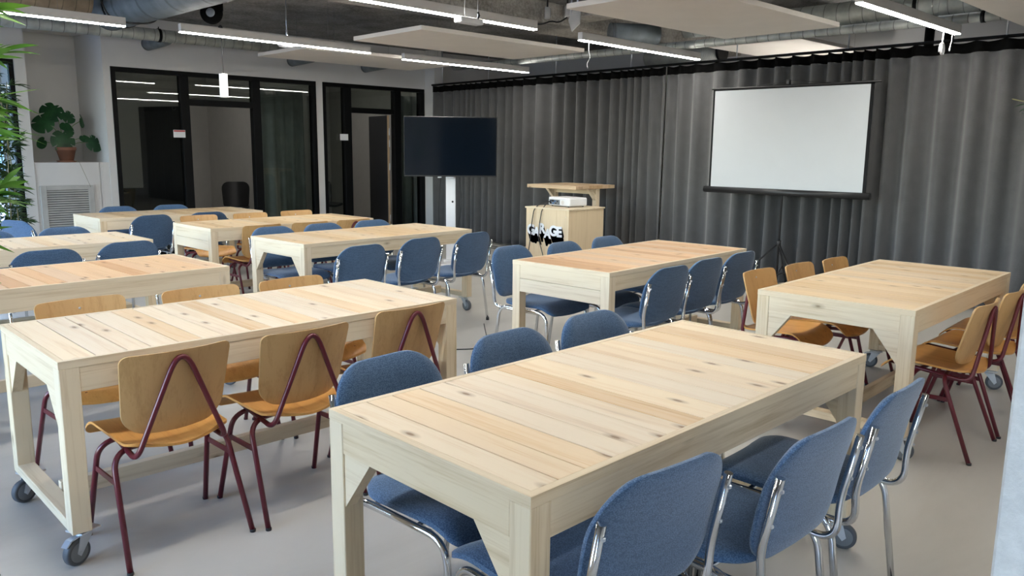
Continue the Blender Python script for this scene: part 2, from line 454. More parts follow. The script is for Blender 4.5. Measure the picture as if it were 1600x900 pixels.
# meeting rooms behind
b = BM(); box(b, (3.62, 15.6, 0), (9.4, 15.75, SL)); struct('wall_far', b, M['room_shaded'])
b = BM(); box(b, (6.67, YG + T, 0), (6.78, 15.6, SL)); struct('wall_between', b, M['room_shaded'])
b = BM(); box(b, (3.5, 12.36, 0), (3.62, 15.6, SL)); struct('wall_meeting_left', b, M['room_shaded'])
b = BM(); box(b, (9.4, YG + T, 0), (9.55, 15.6, SL)); struct('wall_meeting_right', b, M['room_shaded'])

def glazed(name, x0, x1, posts, door, zt=2.10):
    """black framed glass front; posts = (x0,x1) verticals, door = (x0,x1) opening"""
    f = BM(); y0, y1 = YG - .012, YG + .10
    box(f, (x0, y0, 2.50), (x1, y1, 2.56), .003)
    for a, c in posts: box(f, (a, y0, 0), (c, y1, 2.50), .003)
    box(f, (door[0], y0, zt), (door[1], y1, zt + .085), .003)
    xs = sorted(posts)
    for (a0, a1), (c0, c1) in zip(xs, xs[1:]):
        if not (a1 - .02 <= door[0] and c0 + .02 >= door[1]): box(f, (a1, y0, 0), (c0, y1, .07), .003)
    o = struct(name, f, M['blackm'])
    for (a0, a1), (c0, c1) in zip(xs, xs[1:]):
        isdoor = a1 - .02 <= door[0] and c0 + .02 >= door[1]
        g = BM(); box(g, (a1 - .01, YG + .04, (zt + .08) if isdoor else .06), (c0 + .01, YG + .05, 2.505))
        obj('glass_pane', g, M['greyglass'], o)
    return o
glazed('window_19', 3.62, 6.665, [(3.62, 3.68), (4.525, 4.645), (5.595, 5.72), (6.595, 6.665)], (4.64, 5.60))
glazed('window_20', 6.785, 8.82, [(6.785, 6.84), (7.175, 7.31), (8.17, 8.31), (8.72, 8.82)], (7.31, 8.17))

def open_door(name, hinge, length, ang):
    b = BM(); box(b, (0, -.02, .01), (length, .02, 2.09), .002)
    p = W(*hinge); o = obj(name, b, M['darkdoor'], None, p, PHI + ang); o['kind'] = 'structure'
    e = BM(); box(e, (-.006, -.018, .012), (.002, .018, 2.088)); obj('door_edge', e, M['dooredge'], o)
    h = BM(); tube(h, [(length - .06, -.02, 1.05), (length - .06, -.06, 1.05)], .01); tube(h, [(length - .06, -.06, 1.05), (length - .18, -.06, 1.05)], .009)
    obj('door_handle', h, M['steel'], o)
    for z in (.25, 1.15, 1.55, 1.75):
        q = BM(); box(q, (-.014, -.024, z), (.012, -.010, z + .12), .002); obj('hinge', q, M['steel'], o)
    return o
open_door('door_1', (4.63, YG + .13), .90, math.radians(112))
open_door('door_2', (8.13, YG + .13), .80, math.radians(79))

# room signs on the frames
def sign(x, z, w, h, y, label, red):
    b = BM(); box(b, (x - w / 2, y - .008, z - h / 2), (x + w / 2, y, z + h / 2), .001)
    o = tag(obj('door_sign', b, M['whitep'], None, (0, 0, 0), PHI), label, 'sign')
    q = BM()
    if red: box(q, (x - w / 2 + .004, y - .0105, z + h * .26), (x + w / 2 - .004, y - .008, z + h * .46))
    else:
        for s in (0, 1): box(q, (x - w * .5 - .006 + s * (w + .004), y - .011, z - h / 2), (x - w * .5 + .002 + s * (w + .004), y, z + h / 2))
        box(q, (x - w / 2, y - .011, z + h / 2), (x + w / 2, y, z + h / 2 + .008)); box(q, (x - w / 2, y - .011, z - h / 2 - .008), (x + w / 2, y, z - h / 2))
    obj('sign_header' if red else 'sign_frame', q, M['red'] if red else M['black'], o)
sign(4.475, 1.70, .165, .105, YG - .012, 'small white door sign with red header on the black glass front', True)
sign(7.15, 1.70, .16, .10, YG - .012, 'small black-framed sign on the narrower glass front by the television', False)

# radiator box in the niche with its grille
b = BM(); box(b, (2.642, YG + .012, 0), (3.418, 12.19, 1.305), .004)
prism(b, [(3.4, YG + .012), (3.528, YG + .012), (3.42, 12.19), (3.4, 12.19)], 2, 0, 1.305)
struct('trim_5', b, M['white'])
gr = thing('vent_grille', 'grey louvred radiator grille below the potted monstera', 'grille', W(2.995, YG + .012), PHI)
f = BM(); gx, z0, z1 = .315, .30, 1.012
for lo, hi in (((-gx, -.03, z0), (-gx + .07, 0, z1)), ((gx - .07, -.03, z0), (gx, 0, z1)), ((-gx + .07, -.03, z1 - .06), (gx - .07, 0, z1)), ((-gx + .07, -.03, z0), (gx - .07, 0, z0 + .06))):
    box(f, lo, hi, .003)
obj('grille_frame', f, M['grille'], gr)
f = BM(); box(f, (-gx + .06, -.008, z0 + .05), (gx - .06, -.002, z1 - .05)); obj('backing', f, M['dark'], gr)
n = 20
for i in range(n):
    z = z0 + .075 + i * (z1 - z0 - .15) / (n - 1); f = BM()
    prism(f, [(-.028, z - .007), (-.026, z - .011), (-.010, z + .007), (-.012, z + .011)], 0, -gx + .07, gx - .07)
    obj('slat', f, M['grille'], gr)

# column near the camera, beside the front table
b = BM(); box(b, (1.80, -.10, 0), (2.18, .345, SL), .006); struct('trim_6', b, M['colc'], rz=0)
# outside
b = BM(); box(b, (-30, -20, -.2), (XL - .22, 34, -.14)); box(b, (XL - .2, 16.4, -.2), (30, 34, -.14)); struct('ground', b, M['ground'])
# pale facade across the yard
b = BM(); box(b, (-10, 27, -.14), (14, 27.3, 5.5)); struct('wall_outside', b, M['teal'])

# ------------------------------------------------------------------ tables
HT = .78; LX, WY = 1.827, .821
CASTERS = {}
def make_caster(parent, x, y, ang, brake):
    """swivel caster: zinc plate and fork, dark wheel, red-less brake pedal"""
    e = BM(); off = .036
    box(e, (-.042, -.042, .122), (.042, .042, .129), .001)
    lathe(e, [(.027, .110), (.03, .113), (.03, .122)], 16)
    for s in (-1, 1):
        prism(e, [(-.028, .112), (.030, .112), (off + .012, .05), (off - .002, .036), (off - .014, .05)], 1, s * .019 - .0015, s * .019 + .0015)
    box(e, (-.028, -.020, .107), (.030, .020, .112), .001)
    tube(e, [(off, -.024, .05), (off, .024, .05)], .006, 8)
    c = obj('caster', e, M['steel'], parent, (x, y, 0), ang)
    w = BM(); lathe(w, [(.042, -.0155), (.047, -.0155), (.0505, -.009), (.0505, .009), (.047, .0155), (.042, .0155)], 28, 1, (off, 0, .0505))
    obj('tyre', w, M['rubber'], c)
    w = BM(); lathe(w, [(.010, -.0175), (.034, -.0165), (.043, -.0135), (.043, .0135), (.034, .0165), (.010, .0175)], 28, 1, (off, 0, .0505))
    obj('wheel_hub', w, M['hub'], c)
    if brake:
        p = BM(); prism(p, [(-.02, .118), (off + .03, .108), (off + .052, .088), (off + .047, .086), (off + .027, .103), (-.02, .113)], 1, -.014, .014)
        obj('brake_pedal', p, M['steel'], c)
    return c

def make_table(label, loc, deg, tone, brace, apron, casters=((0, 1),) * 4, npl=16):
    """pine table on casters: planked top in a border, apron, four posts, low H stretcher"""
    t = thing('pine_table', label, 'table', loc, math.radians(deg), 'pine tables on casters')
    so = .022 if loc[1] < 1.5 else -.045
    hx, hy = LX / 2, WY / 2; leg = .068; th = .028; bo = .022
    b = BM(); w = (LX - 2 * bo) / npl; x = -hx + bo
    ws = [1 + rnd.uniform(-.22, .22) for _ in range(npl)]; s = sum(ws); ws = [q / s * (LX - 2 * bo) for q in ws]
    for q in ws:
        box(b, (x + .0019, -hy + bo + .0006, HT - .022), (x + q - .0019, hy - bo - .0006, HT - rnd.uniform(0, .0008)), .0012); x += q
    obj('tabletop', b, M['top_' + tone], t)
    for s in (-1, 1):
        b = BM(); prism(b, [(-hx, s * hy), (hx, s * hy), (hx - bo, s * (hy - bo)), (-hx + bo, s * (hy - bo))], 2, HT - th, HT)
        obj('edge_trim', b, M['pine_x'], t)
        b = BM(); prism(b, [(s * hx, -hy), (s * hx, hy), (s * (hx - bo), hy - bo), (s * (hx - bo), -hy + bo)], 2, HT - th, HT)
        obj('edge_trim', b, M['pine_y'], t)
    zt = HT - th; za = zt - apron; ins = .002
    for s in (-1, 1):
        b = BM()
        if apron > .1:
            box(b, (-hx + leg, s * (hy - ins) - (.04 if s > 0 else 0), zt - .095), (hx - leg, s * (hy - ins) + (0 if s > 0 else .04), zt), .0015)
        else:
            box(b, (-hx + leg, s * (hy - ins) - (.04 if s > 0 else 0), za), (hx - leg, s * (hy - ins) + (0 if s > 0 else .04), zt), .0015)
        obj('long_apron', b, M['pine_x'], t)
        b = BM(); y0 = hy - leg
        if apron > .1:   # two boards one above the other
            box(b, (s * (hx - ins) - (.04 if s > 0 else 0), -y0, zt - .092), (s * (hx - ins) + (0 if s > 0 else .04), y0, zt), .0015)
            box(b, (s * (hx - ins) - (.04 if s > 0 else 0), -y0, za), (s * (hx - ins) + (0 if s > 0 else .04), y0, zt - .094), .0015)
        else:
            box(b, (s * (hx - ins) - (.04 if s > 0 else 0), -y0, za), (s * (hx - ins) + (0 if s > 0 else .04), y0, zt), .0015)
        obj('end_apron', b, M['pine_y'], t)
        b = BM(); box(b, (s * hx - (.065 if s > 0 else 0), -y0, .131), (s * hx + (0 if s > 0 else .065), y0, .172), .002)
        obj('end_stretcher', b, M['pine_y'], t)
    b = BM(); box(b, (-hx + .065, so, .131), (hx - .065, so + .036, .20), .002)
    obj('long_stretcher', b, M['pine_x'], t)
    for i, (sx, sy) in enumerate(((-1, -1), (1, -1), (1, 1), (-1, 1))):
        b = BM(); x0, x1 = sorted((sx * hx, sx * (hx - leg))); y0, y1 = sorted((sy * hy, sy * (hy - leg)))
        box(b, (x0, y0, .13), (x1, y1, zt), .0025); obj('leg', b, M['pine_z'], t)
        if brace:
            b = BM(); yi = sy * (hy - leg); xa = sx * (hx - .006)
            prism(b, [(yi, za), (yi - sy * .125, za), (yi - sy * .125, za - .004), (yi, za - .165)], 0, xa, xa - sx * .038)
            obj('corner_brace', b, M['pine_y'], t)
        a = rnd.uniform(0, 2 * PI)
        make_caster(t, sx * (hx - .05), sy * (hy - .05), CASTERS.get((label[:9], i), a), i % 2 == 0)
    return t
CASTERS[('long pale', 0)] = math.radians(-155); CASTERS[('long pale', 3)] = math.radians(-160)
TB = {1: (2.123, 1.492, -1.22), 2: (1.739, 3.387, -1.38), 3: (4.807, 3.378, 1.41), 4: (4.966, 1.622, 0.0), 5: (1.401, 5.153, .71),
      6: (4.186, 5.888, 1.07), 7: (4.189, 7.466, 0.0), 8: (1.641, 6.959, -.2), 9: (3.795, 9.14, 0.0)}
TL = {1: ('pine plank table at the front centre, knotty top and triangular corner braces', 'pale', 1, .092),
      2: ('long pale pine table with exposed caster wheels beside the column of beech chairs at front', 'pale', 1, .092),
      3: ('reddish-topped pine table with double end boards before the plywood box', 'warm', 0, .185),
      4: ('pine table with corner braces below the white projection screen', 'fawn', 1, .092),
      5: ('orange-brown topped pine table behind the beech chairs at the left edge', 'warm', 0, .10),
      6: ('pine table with corner braces in front of the big black television', 'fawn', 1, .092),
      7: ('pine table with double end boards ringed by six beech chairs before the glass front', 'fawn', 0, .185),
      8: ('pale pine table at the left edge behind the orange-brown one', 'pale', 0, .10),
      9: ('rearmost pine table, close to the radiator grille', 'fawn', 0, .15)}
TL[2] = ('long pale pine table at front left with blue-lit legs on grey casters',) + TL[2][1:]
for i in TB:
    x, y, d = TB[i]; make_table(TL[i][0], (x, y, 0), d, *TL[i][1:], npl=15 + i % 3)

# ------------------------------------------------------------------ chairs
def rr_half(v, top_r, bot_r, H, w_bot, w_top):
    """half width at height v (0..1) of a rounded plate"""
    w = w_bot + (w_top - w_bot) * v; d_b, d_t = v * H, (1 - v) * H
    if d_b < bot_r: w -= bot_r - math.sqrt(max(0, bot_r ** 2 - (bot_r - d_b) ** 2))
    if d_t < top_r: w -= top_r - math.sqrt(max(0, top_r ** 2 - (top_r - d_t) ** 2))
    return w
def ease(s, p=.5):           # denser samples near both ends
    return .5 - .5 * math.cos(PI * s)

def make_blue_chair():
    c = thing('blue_chair', '', 'chair')
    # seat cushion: level, soft rim, front edge rolling down
    D0, D1, HW = -.195, .295, .238
    def seatpt(u, v, top):
        v2 = ease(v); u2 = ease(u) * 2 - 1; y = D0 + (D1 - D0) * v2
        w = rr_half(v2, .05, .12, D1 - D0, HW - .012, HW)
        x = u2 * w; e = max(abs(u2), abs(v2 * 2 - 1)); edge = (1 - e ** 7)
        z = .441 + .010 * (v2 - .3) + .012 * abs(u2) ** 2 - .045 * max(0, (v2 - .72) / .28) ** 2 + .006 * max(0, (.25 - v2) / .25)
        return Vector((x, y, z + .022 * edge if top else z - .016 - .010 * edge))
    b = BM(); shell(b, lambda u, v: seatpt(u, v, True), lambda u, v: seatpt(u, v, False), 22, 26)
    obj('seat', b, M['blue'], c, sharp=60)
    # backrest pad
    z0, H = .466, .354
    def backpt(u, v, f):
        v2 = ease(v); u2 = ease(u) * 2 - 1; w = rr_half(v2, .145, .095, H, .226, .238); x = u2 * w
        e = max(abs(u2), abs(v2 * 2 - 1)); edge = (1 - e ** 8)
        y = -.232 - .080 * v2 + .016 * (x / .23) ** 2 + .012 * math.sin(v2 * PI)
        return Vector((x, y + (.020 * edge + .005 if f else -.006 - .006 * edge), z0 + H * v2))
    b = BM(); shell(b, lambda u, v: backpt(u, v, True), lambda u, v: backpt(u, v, False), 24, 26)
    obj('backrest', b, M['blue'], c, sharp=70)
    for s in (-1, 1):
        x = s * .228
        b = BM(); tube(b, fillet([(x + s * .008, -.245, 0), (x, -.185, .421), (x, .245, .411), (x + s * .008, .262, 0)], [0, .085, .085, 0], 8), .0115, 12)
        o = obj('leg_frame', b, M['chrome'], c)
        for y in (-.245, .262):
            q = BM(); lathe(q, [(.0145, 0), (.0145, .02), (.0125, .028)], 12, 2, (x + s * .008, y, 0)); obj('foot_cap', q, M['black'], o)
        x2 = s * .211
        b = BM(); tube(b, fillet([(x2, .16, .402), (x2, -.255, .402), (x2 + s * .013, -.252, .525), (x2 + s * .014, -.294, .735)], [0, .062, .04, 0], 8), .0115, 12)
        o = obj('back_tube', b, M['chrome'], c)
        for z, y in ((.60, -.274), (.70, -.295)):
            q = BM(); box(q, (x2 + s * .013 - .005, y - .009, z - .005), (x2 + s * .013 + .005, y + .004, z + .005), .002)
            obj('screw', q, M['steel'], o)
    b = BM(); tube(b, [(-.228, .10, .409), (.228, .10, .409)], .008, 8); tube(b, [(-.228, -.10, .413), (.228, -.10, .413)], .008, 8)
    obj('cross_tube', b, M['chrome'], c)
    return c

def make_beech_chair():
    c = thing('beech_chair', '', 'chair')
    # moulded plywood seat, dished across, front lip rolled down, rear edge bowed
    def seatpt(u, v, top):
        v2 = ease(v); u2 = ease(u) * 2 - 1; y0 = -.185 + .028 * u2 * u2; y1 = .285 - .022 * u2 * u2; y = y0 + (y1 - y0) * v2
        w = rr_half(v2, .035, .05, .47, .195, .215) ; x = u2 * w
        z = .424 + .042 * v2 + .026 * u2 * u2 * (1 - .5 * v2) - .075 * max(0, (v2 - .74) / .26) ** 2 + .010 * max(0, (.2 - v2) / .2) ** 2
        return Vector((x, y, z + (.005 if top else -.005)))
    b = BM(); shell(b, lambda u, v: seatpt(u, v, True), lambda u, v: seatpt(u, v, False), 20, 26)
    obj('seat', b, M['beech'], c, sharp=50)
    z0, H = .468, .325
    def backpt(u, v, f):
        v2 = ease(v); u2 = ease(u) * 2 - 1; w = rr_half(v2, .032, .075, H, .188, .208); x = u2 * w
        zz = z0 + H * v2 + .020 * (x / .2) ** 2 * (1 - v2) * 1.0
        y = -.108 - .088 * v2 + .034 * (x / .2) ** 2
        return Vector((x, y + (.004 if f else -.005), zz))
    b = BM(); shell(b, lambda u, v: backpt(u, v, True), lambda u, v: backpt(u, v, False), 20, 20)
    o = obj('backrest', b, M['beech_v_shaded'], c, sharp=50)
    q = BM(); lathe(q, [(.006, 0), (.006, .0025), (.003, .004)], 10, 1, (0, -.177, z0 + H * .86)); obj('rivet', q, M['steel'], o)
    # bent tube: seat rails, curving up into the inverted V behind the back
    b = BM()
    pts = [(-.14, .235, .430), (-.155, .10, .432), (-.168, -.155, .408), (-.150, -.185, .455), (0, -.196, .762), (.150, -.185, .455), (.168, -.155, .408), (.155, .10, .432), (.14, .235, .430)]
    pts = [(-.14, .235, .434), (-.158, .06, .424), (-.172, -.165, .402), (-.002, -.196, .792), (.002, -.196, .792), (.172, -.165, .402), (.158, .06, .424), (.14, .235, .434)]
    P = fillet([pts[0], pts[1], pts[2], (0, -.203, .825), pts[5], pts[6], pts[7]], [0, .05, .055, .125, .055, .05, 0], 10)
    tube(b, P, .0105, 12); obj('back_frame', b, M['maroon'], c)
    for front, yt, yf in ((True, .075, .213), (False, -.030, -.213)):
        b = BM()
        tube(b, fillet([(-.2375, yf, 0), (-.215, yt + (.02 if front else -.02), .412), (0, yt, .420), (.215, yt + (.02 if front else -.02), .412), (.2375, yf, 0)], [0, .075, .02, .075, 0], 8), .011, 12)
        o = obj('leg_frame', b, M['maroon'], c)
        for s in (-1, 1):
            q = BM(); lathe(q, [(.0118, 0), (.0122, .008), (.0112, .012)], 12, 2, (s * .2375, yf, 0)); obj('foot_cap', q, M['black'], o)
    for s in (-1, 1):
        q = BM(); prism(q, [(-.085, .295), (.12, .295), (.118, .317), (-.083, .317)], 0, s * .222 - .003, s * .222 + .003)
        obj('leg_bracket', q, M['maroon'], c)
    return c

blue0 = make_blue_chair(); beech0 = make_beech_chair(); used = set()
def place(proto, x, y, deg, label):
    """x, y under the chair's centre; deg 0 faces +y"""
    o = proto if proto.name not in used else copy_tree(proto)
    if o is proto: used.add(proto.name)
    o.location = (x, y, 0); o.rotation_euler = (0, 0, math.radians(deg)); o['label'] = label; o['category'] = 'chair'
    o['group'] = 'blue fabric chairs at the tables' if proto is blue0 else 'beech plywood chairs at the tables'
    return o
ORD = ('first', 'middle', 'last')
def row(proto, pts, face, labels):
    for (x, y, d), l in zip(pts, labels): place(proto, x, y, face + d, l)
BL, BE = 'blue fabric chair with chrome legs', 'beech plywood chair with maroon tube frame'
row(blue0, [(1.615, 1.865, 3), (2.18, 1.838, 1), (2.70, 1.838, -1)], 180, [
    'blue fabric chair facing us across the front centre table, nearest its pale end corner',
    'middle blue chair on the far side of the front centre table, top of back showing',
    'blue chair facing us at the far end corner of the front centre table'])
row(blue0, [(1.545, 1.235, -7), (2.035, 1.09, -3), (2.575, 1.075, 0)], 0, [
    'largest blue chair back, at the near corner post of the front table',
    'middle of three blue chairs with backs to us at the front centre table',
    'blue chair back at the far corner of the front table, beside bare floor'])
row(beech0, [(1.18, 3.03, 0), (1.705, 2.995, 0), (2.31, 3.06, 0)], 0, [
    'beech chair, back to us, nearest the caster of the pale front table',
    'middle one of three beech chair backs along the pale front table',
    'beech chair back at the far end of the pale front table'])
row(beech0, [(1.25, 3.96, 2), (1.80, 3.88, -2), (2.32, 3.84, 2)], 180, [
    'beech chair facing us over the pale front table, beside the orange-brown table',
    'middle beech chair facing us over the pale front table, only its top showing',
    'beech chair facing us over the far end of the pale front table'])
row(blue0, [(4.217, 2.99, -1), (4.72, 3.03, 0), (5.225, 3.05, 0)], 0, [
    'first of three blue backs along the reddish-topped table, nearest the double end boards',
    'middle of three blue backs along the long side of the reddish-topped table',
    'blue chair, back to us, at the far end of the reddish-topped table near the tripod'])
row(blue0, [(4.21, 3.80, 3), (4.71, 3.71, 3), (5.29, 3.74, 2)], 180, [
    'blue chair facing us, standing clear at the open corner of the reddish-topped table',
    'blue chair facing us in front of the lettering on the plywood box',
    'blue chair facing us before the plain side of the plywood box'])
row(beech0, [(4.635, 2.165, 0), (5.10, 2.115, 0), (5.562, 2.065, 0)], 180, [
    'beech chair facing the table below the screen, nearest the end with a corner brace',
    'middle beech chair on the curtain side of the table below the screen',
    'beech chair facing us at the far end of the table below the screen'])
row(beech0, [(4.52, 1.18, 0), (5.06, 1.17, -1), (5.555, 1.20, 2)], 0, [
    'beech chair seen side on at the table below the screen, nearest the camera',
    'second beech chair seen side on at the table below the screen, half behind the first',
    'third beech chair side on at the table below the screen, mostly hidden, by the caster'])
row(blue0, [(3.41, 5.155, 2), (4.04, 5.25, 4), (4.64, 5.28, 6)], 0, [
    'first of three blue chairs, backs to us, at the table before the television',
    'middle of three blue chairs, backs to us, at the table before the television',
    'blue chair, back to us, nearest the television end of its table'])
row(blue0, [(3.60, 6.22, 0), (4.12, 6.22, 0), (4.68, 6.22, -2)], 180, [
    'blue chair facing us at the braced end of the table before the television',
    'middle blue chair facing us over the table before the television',
    'blue chair facing us at the end of its table by the television stand'])
row(beech0, [(3.76, 7.165, 3), (4.28, 7.14, 0), (4.785, 7.12, 0)], 0, [
    'beech chair back, pulled out at the double-boarded end of a table',
    'middle beech chair, back to us, between two rows of tables before the glass front',
    'beech chair, back to us, at the far end of the table before the glass front'])
row(beech0, [(3.77, 8.23, 0), (4.34, 8.18, 0), (4.93, 8.19, 0)], 180, [
    'beech chair facing us across the table before the glass, nearest the rearmost table',
    'middle beech chair facing us across the table before the glass front',
    'beech chair facing us below the black doorway, across the table before the glass'])
row(blue0, [(1.64, 6.33, 0), (2.22, 6.48, 3)], 0, [
    'blue chair, back to us, beside the pale table at the left edge',
    'blue chair, back to us, at the open corner of the left-edge pale table'])
row(blue0, [(1.60, 7.32, -4), (2.225, 7.32, 2)], 180, [
    'blue chair at the very left edge facing us behind the pale table',
    'blue chair facing us behind the pale table, in front of the grille'])
place(blue0, 2.36, 8.72, -68, 'bright window-lit blue chair standing skewed behind the bamboo leaves')
row(blue0, [(3.27, 8.72, 6), (3.92, 8.75, -3)], 0, [
    'blue chair with its whole back showing at the corner of the rearmost table',
    'blue chair, back to us, at the rearmost table behind the beech chair tops'])
row(blue0, [(3.44, 9.56, -4), (4.02, 9.48, -6)], 180, [
    'blue chair facing us at the rearmost table, beside the white pillar',
    'blue chair facing us at the rearmost table, before the open dark door'])

# ------------------------------------------------------------------ curtains, rail
CX0, CA = 9.215, -.0541      # the curtain line: x falls by CA as y falls
def cpt(y): return 8.655 + (y - 1.0) * .0526
def make_curtain(name, label, y0, y1, zb, seed):
    r = random.Random(seed); ph = [r.uniform(0, 6.28) for _ in range(6)]
    t = thing(name, label, 'curtain', (cpt((y0 + y1) / 2), (y0 + y1) / 2, 0), 0, 'grey stage curtains')
    ox, oy = t.location.x, t.location.y
    # irregular fold phase
    n = int((y1 - y0) / .018); fr = []; a = ph[0]
    for i in range(n + 1):
        y = y0 + (y1 - y0) * i / n; fr.append(a)
        a += 2 * PI * ((y1 - y0) / n) / (.225 + .075 * math.sin(y * 2.1 + ph[1]) + .045 * math.sin(y * 5.3 + ph[2]))
    def off(i, z):
        s = z / 2.55; y = y0 + (y1 - y0) * i / n
        lean = .35 * math.sin(y * 1.7 + ph[3]) * (1 - s)
        am = (.072 + .026 * math.sin(y * 1.3 + ph[4])) * (.75 + .35 * (1 - s))
        q = math.sin(fr[i] + lean)
        return am * (abs(q) ** .8) * (1 if q > 0 else -1) + .018 * math.sin(fr[i] * .47 + ph[5] + z) * (1 - s * .6)
    def sheet(z_lo, z_hi, nz, dx):
        b = BM(); g = []
        for i in range(n + 1):
            y = y0 + (y1 - y0) * i / n; sag = .014 * (1 - abs(math.sin(fr[i] * .5))) if z_hi > 2.5 else 0
            g.append([])
            for j in range(nz + 1):
                z = z_lo + (z_hi - z_lo) * j / nz
                zz = z - (sag if j == nz else 0)
                g[-1].append(b.verts.new((cpt(y) - off(i, z) - dx - ox, y - oy, zz)))
        fs = []
        for i in range(n):
            for j in range(nz):
                f = b.faces.new((g[i][j], g[i + 1][j], g[i + 1][j + 1], g[i][j + 1])); f.smooth = True; fs.append(f)
        return b
    c = obj('cloth', sheet(zb, 2.505, 22, 0), M['curtain'], t)
    md = c.modifiers.new('thickness', 'SOLIDIFY'); md.thickness = .004; md.offset = 1
    c = obj('heading_tape', sheet(2.495, 2.60, 2, .005), M['tape'], t)
    md = c.modifiers.new('thickness', 'SOLIDIFY'); md.thickness = .005; md.offset = 1
    return t
make_curtain('stage_curtain', 'grey pleated curtain from the white wall end to behind the plywood box', 5.90, 10.88, .03, 3)
make_curtain('stage_curtain', 'grey pleated curtain hanging behind the projection screen', -1.6, 5.915, .03, 11)
rl = thing('curtain_rail', 'long black curtain rail hung on thin rods from the ceiling', 'rail', (cpt(4.6), 4.6, 2.62))
b = BM(); d = 6.3; k = .0526
tube(b, [(-d * k, -d, .0), (d * k, d, 0)], .016, 8); obj('track', b, M['blackm'], rl)
for y in (-1.0, .8, 2.05, 3.55, 4.9, 6.5, 7.9, 9.4, 10.6):
    b = BM(); x = cpt(y) - cpt(4.6); tube(b, [(x, y - 4.6, 0), (x, y - 4.6, SL - 2.623)], .009, 8); obj('hanger_rod', b, M['steel'], rl)

# ------------------------------------------------------------------ projection screen
sc = thing('projection_screen', 'white projection screen on a black tripod before the grey curtain', 'screen', (8.42, 4.0, 0), 0)
y0, y1 = 3.105 - 4.0, 4.925 - 4.0
b = BM(); box(b, (-.004, y0, 1.115), (0, y1, 2.235)); obj('screen_cloth', b, M['screen'], sc)
b = BM()
for a, c_ in (((-.0055, y0, 1.115), (.0015, y0 + .035, 2.235)), ((-.0055, y1 - .022, 1.115), (.0015, y1, 2.235)), ((-.0055, y0, 2.222), (.0015, y1, 2.235))): box(b, a, c_)
obj('black_border', b, M['ink'], sc)
b = BM(); tube(b, [(-.002, y0 - .05, 1.09), (-.002, y1 + .06, 1.09)], .036, 16); obj('roller_case', b, M['black'], sc)
b = BM(); tube(b, [(0, y0 - .07, 2.245), (0, y1 + .02, 2.245)], .011, 10); o = obj('top_bar', b, M['black'], sc)
q = BM(); tube(q, fillet([(0, -.45, 2.256), (0, 0.02, 2.30), (0, .35, 2.256)], .05), .003, 6); obj('hanging_wire', q, M['black'], o)
b = BM(); tube(b, [(.045, .03, .10), (.045, .03, 2.30)], .013, 12); box(b, (.0, .015, 2.26), (.055, .045, 2.31), .003); obj('mast', b, M['black'], sc)
b = BM(); lathe(b, [(.02, -.03), (.026, -.025), (.026, .025), (.02, .03)], 12, 2, (.045, .03, .52)); obj('collar', b, M['black'], sc)
for a in (125, 235, 5):
    L = .52 if a != 5 else .30; ca, sa = math.cos(math.radians(a)), math.sin(math.radians(a))
    b = BM(); tube(b, [(.045 + ca * .02, .03 + sa * .02, .50), (.045 + ca * L, .03 + sa * L, .012)], .010, 8)
    tube(b, [(.045 + ca * .015, .03 + sa * .015, .16), (.045 + ca * (L * .55), .03 + sa * (L * .55), .24)], .006, 6)
    obj('leg', b, M['black'], sc)

# ------------------------------------------------------------------ television on a white stand
tv = thing('television', 'large black flat television reflecting the room, on a white post', 'television', (7.03, 7.98, 0), math.radians(44.5 + 90 + 3))
# local +y looks away from the camera
hw, z0, z1 = .612, 1.165, 1.945
b = BM(); box(b, (-hw, -.012, z0), (hw, .045, z1), .006); obj('case', b, M['black'], tv)
b = BM(); box(b, (-hw + .010, .0445, z0 + .018), (hw - .010, .047, z1 - .010)); obj('screen_panel', b, M['tvglass'], tv)
b = BM(); box(b, (-.10, -.05, 1.30), (.10, -.012, 1.80), .004); obj('wall_mount', b, M['black'], tv)
b = BM(); box(b, (-.065, -.115, .03), (.065, -.05, 1.62), .006); o = obj('post', b, M['whitep'], tv)
q = BM(); lathe(q, [(.014, 0), (.014, .004)], 16, 1, (-.025, -.049, .83)); obj('cable_hole', q, M['black'], o)
b = BM(); box(b, (-.42, -.36, 0), (.42, .20, .018), .004); box(b, (-.10, -.14, .018), (.10, -.02, .05), .004); obj('base_plate', b, M['whitep'], tv)
b = BM(); box(b, (-.04, .02, 1.148), (.06, .05, 1.166), .002); box(b, (.12, .0, 1.150), (.17, .04, 1.166), .002); obj('bottom_bracket', b, M['steel'], tv)
for x0, x1 in ((.13, .12), (-.12, -.06)):
    b = BM(); tube(b, fillet([(x0, .0, 1.15), (x0 * 1.25, -.02, .75), (x1 * 1.3, -.03, .45), (x1, -.02, .19), (x1 * 1.2, .0, .025)], .15), .0045, 6); obj('hanging_cable', b, M['cable'], tv)

# ------------------------------------------------------------------ plywood box, projector, standing desk
bx = thing('plywood_box', 'square plywood box on the floor with white and black lettering on its side', 'box', (7.2, 6.06, 0), 0)
bl, bw, bh = .68, .70, .835      # along x, along y
b = BM(); box(b, (0.004, .004, 0), (bl - .004, bw - .004, bh - .018), .002); obj('body', b, M['ply_z'], bx)
b = BM(); box(b, (0 - .008, -.008, bh - .018), (bl + .008, bw + .008, bh), .002); obj('lid', b, M['pine_y'], bx)
b = BM()
for yy in (.05, bw - .06):
    for zz in (.10, .40, .74): lathe(b, [(.004, -.001), (.004, .002)], 8, 0, (.003, yy, zz))
for xx in (.04, bl - .05):
    for zz in (.10, .40, .74): lathe(b, [(.004, -.001), (.004, .002)], 8, 1, (xx, .003, zz))
obj('screw', b, M['steel'], bx)
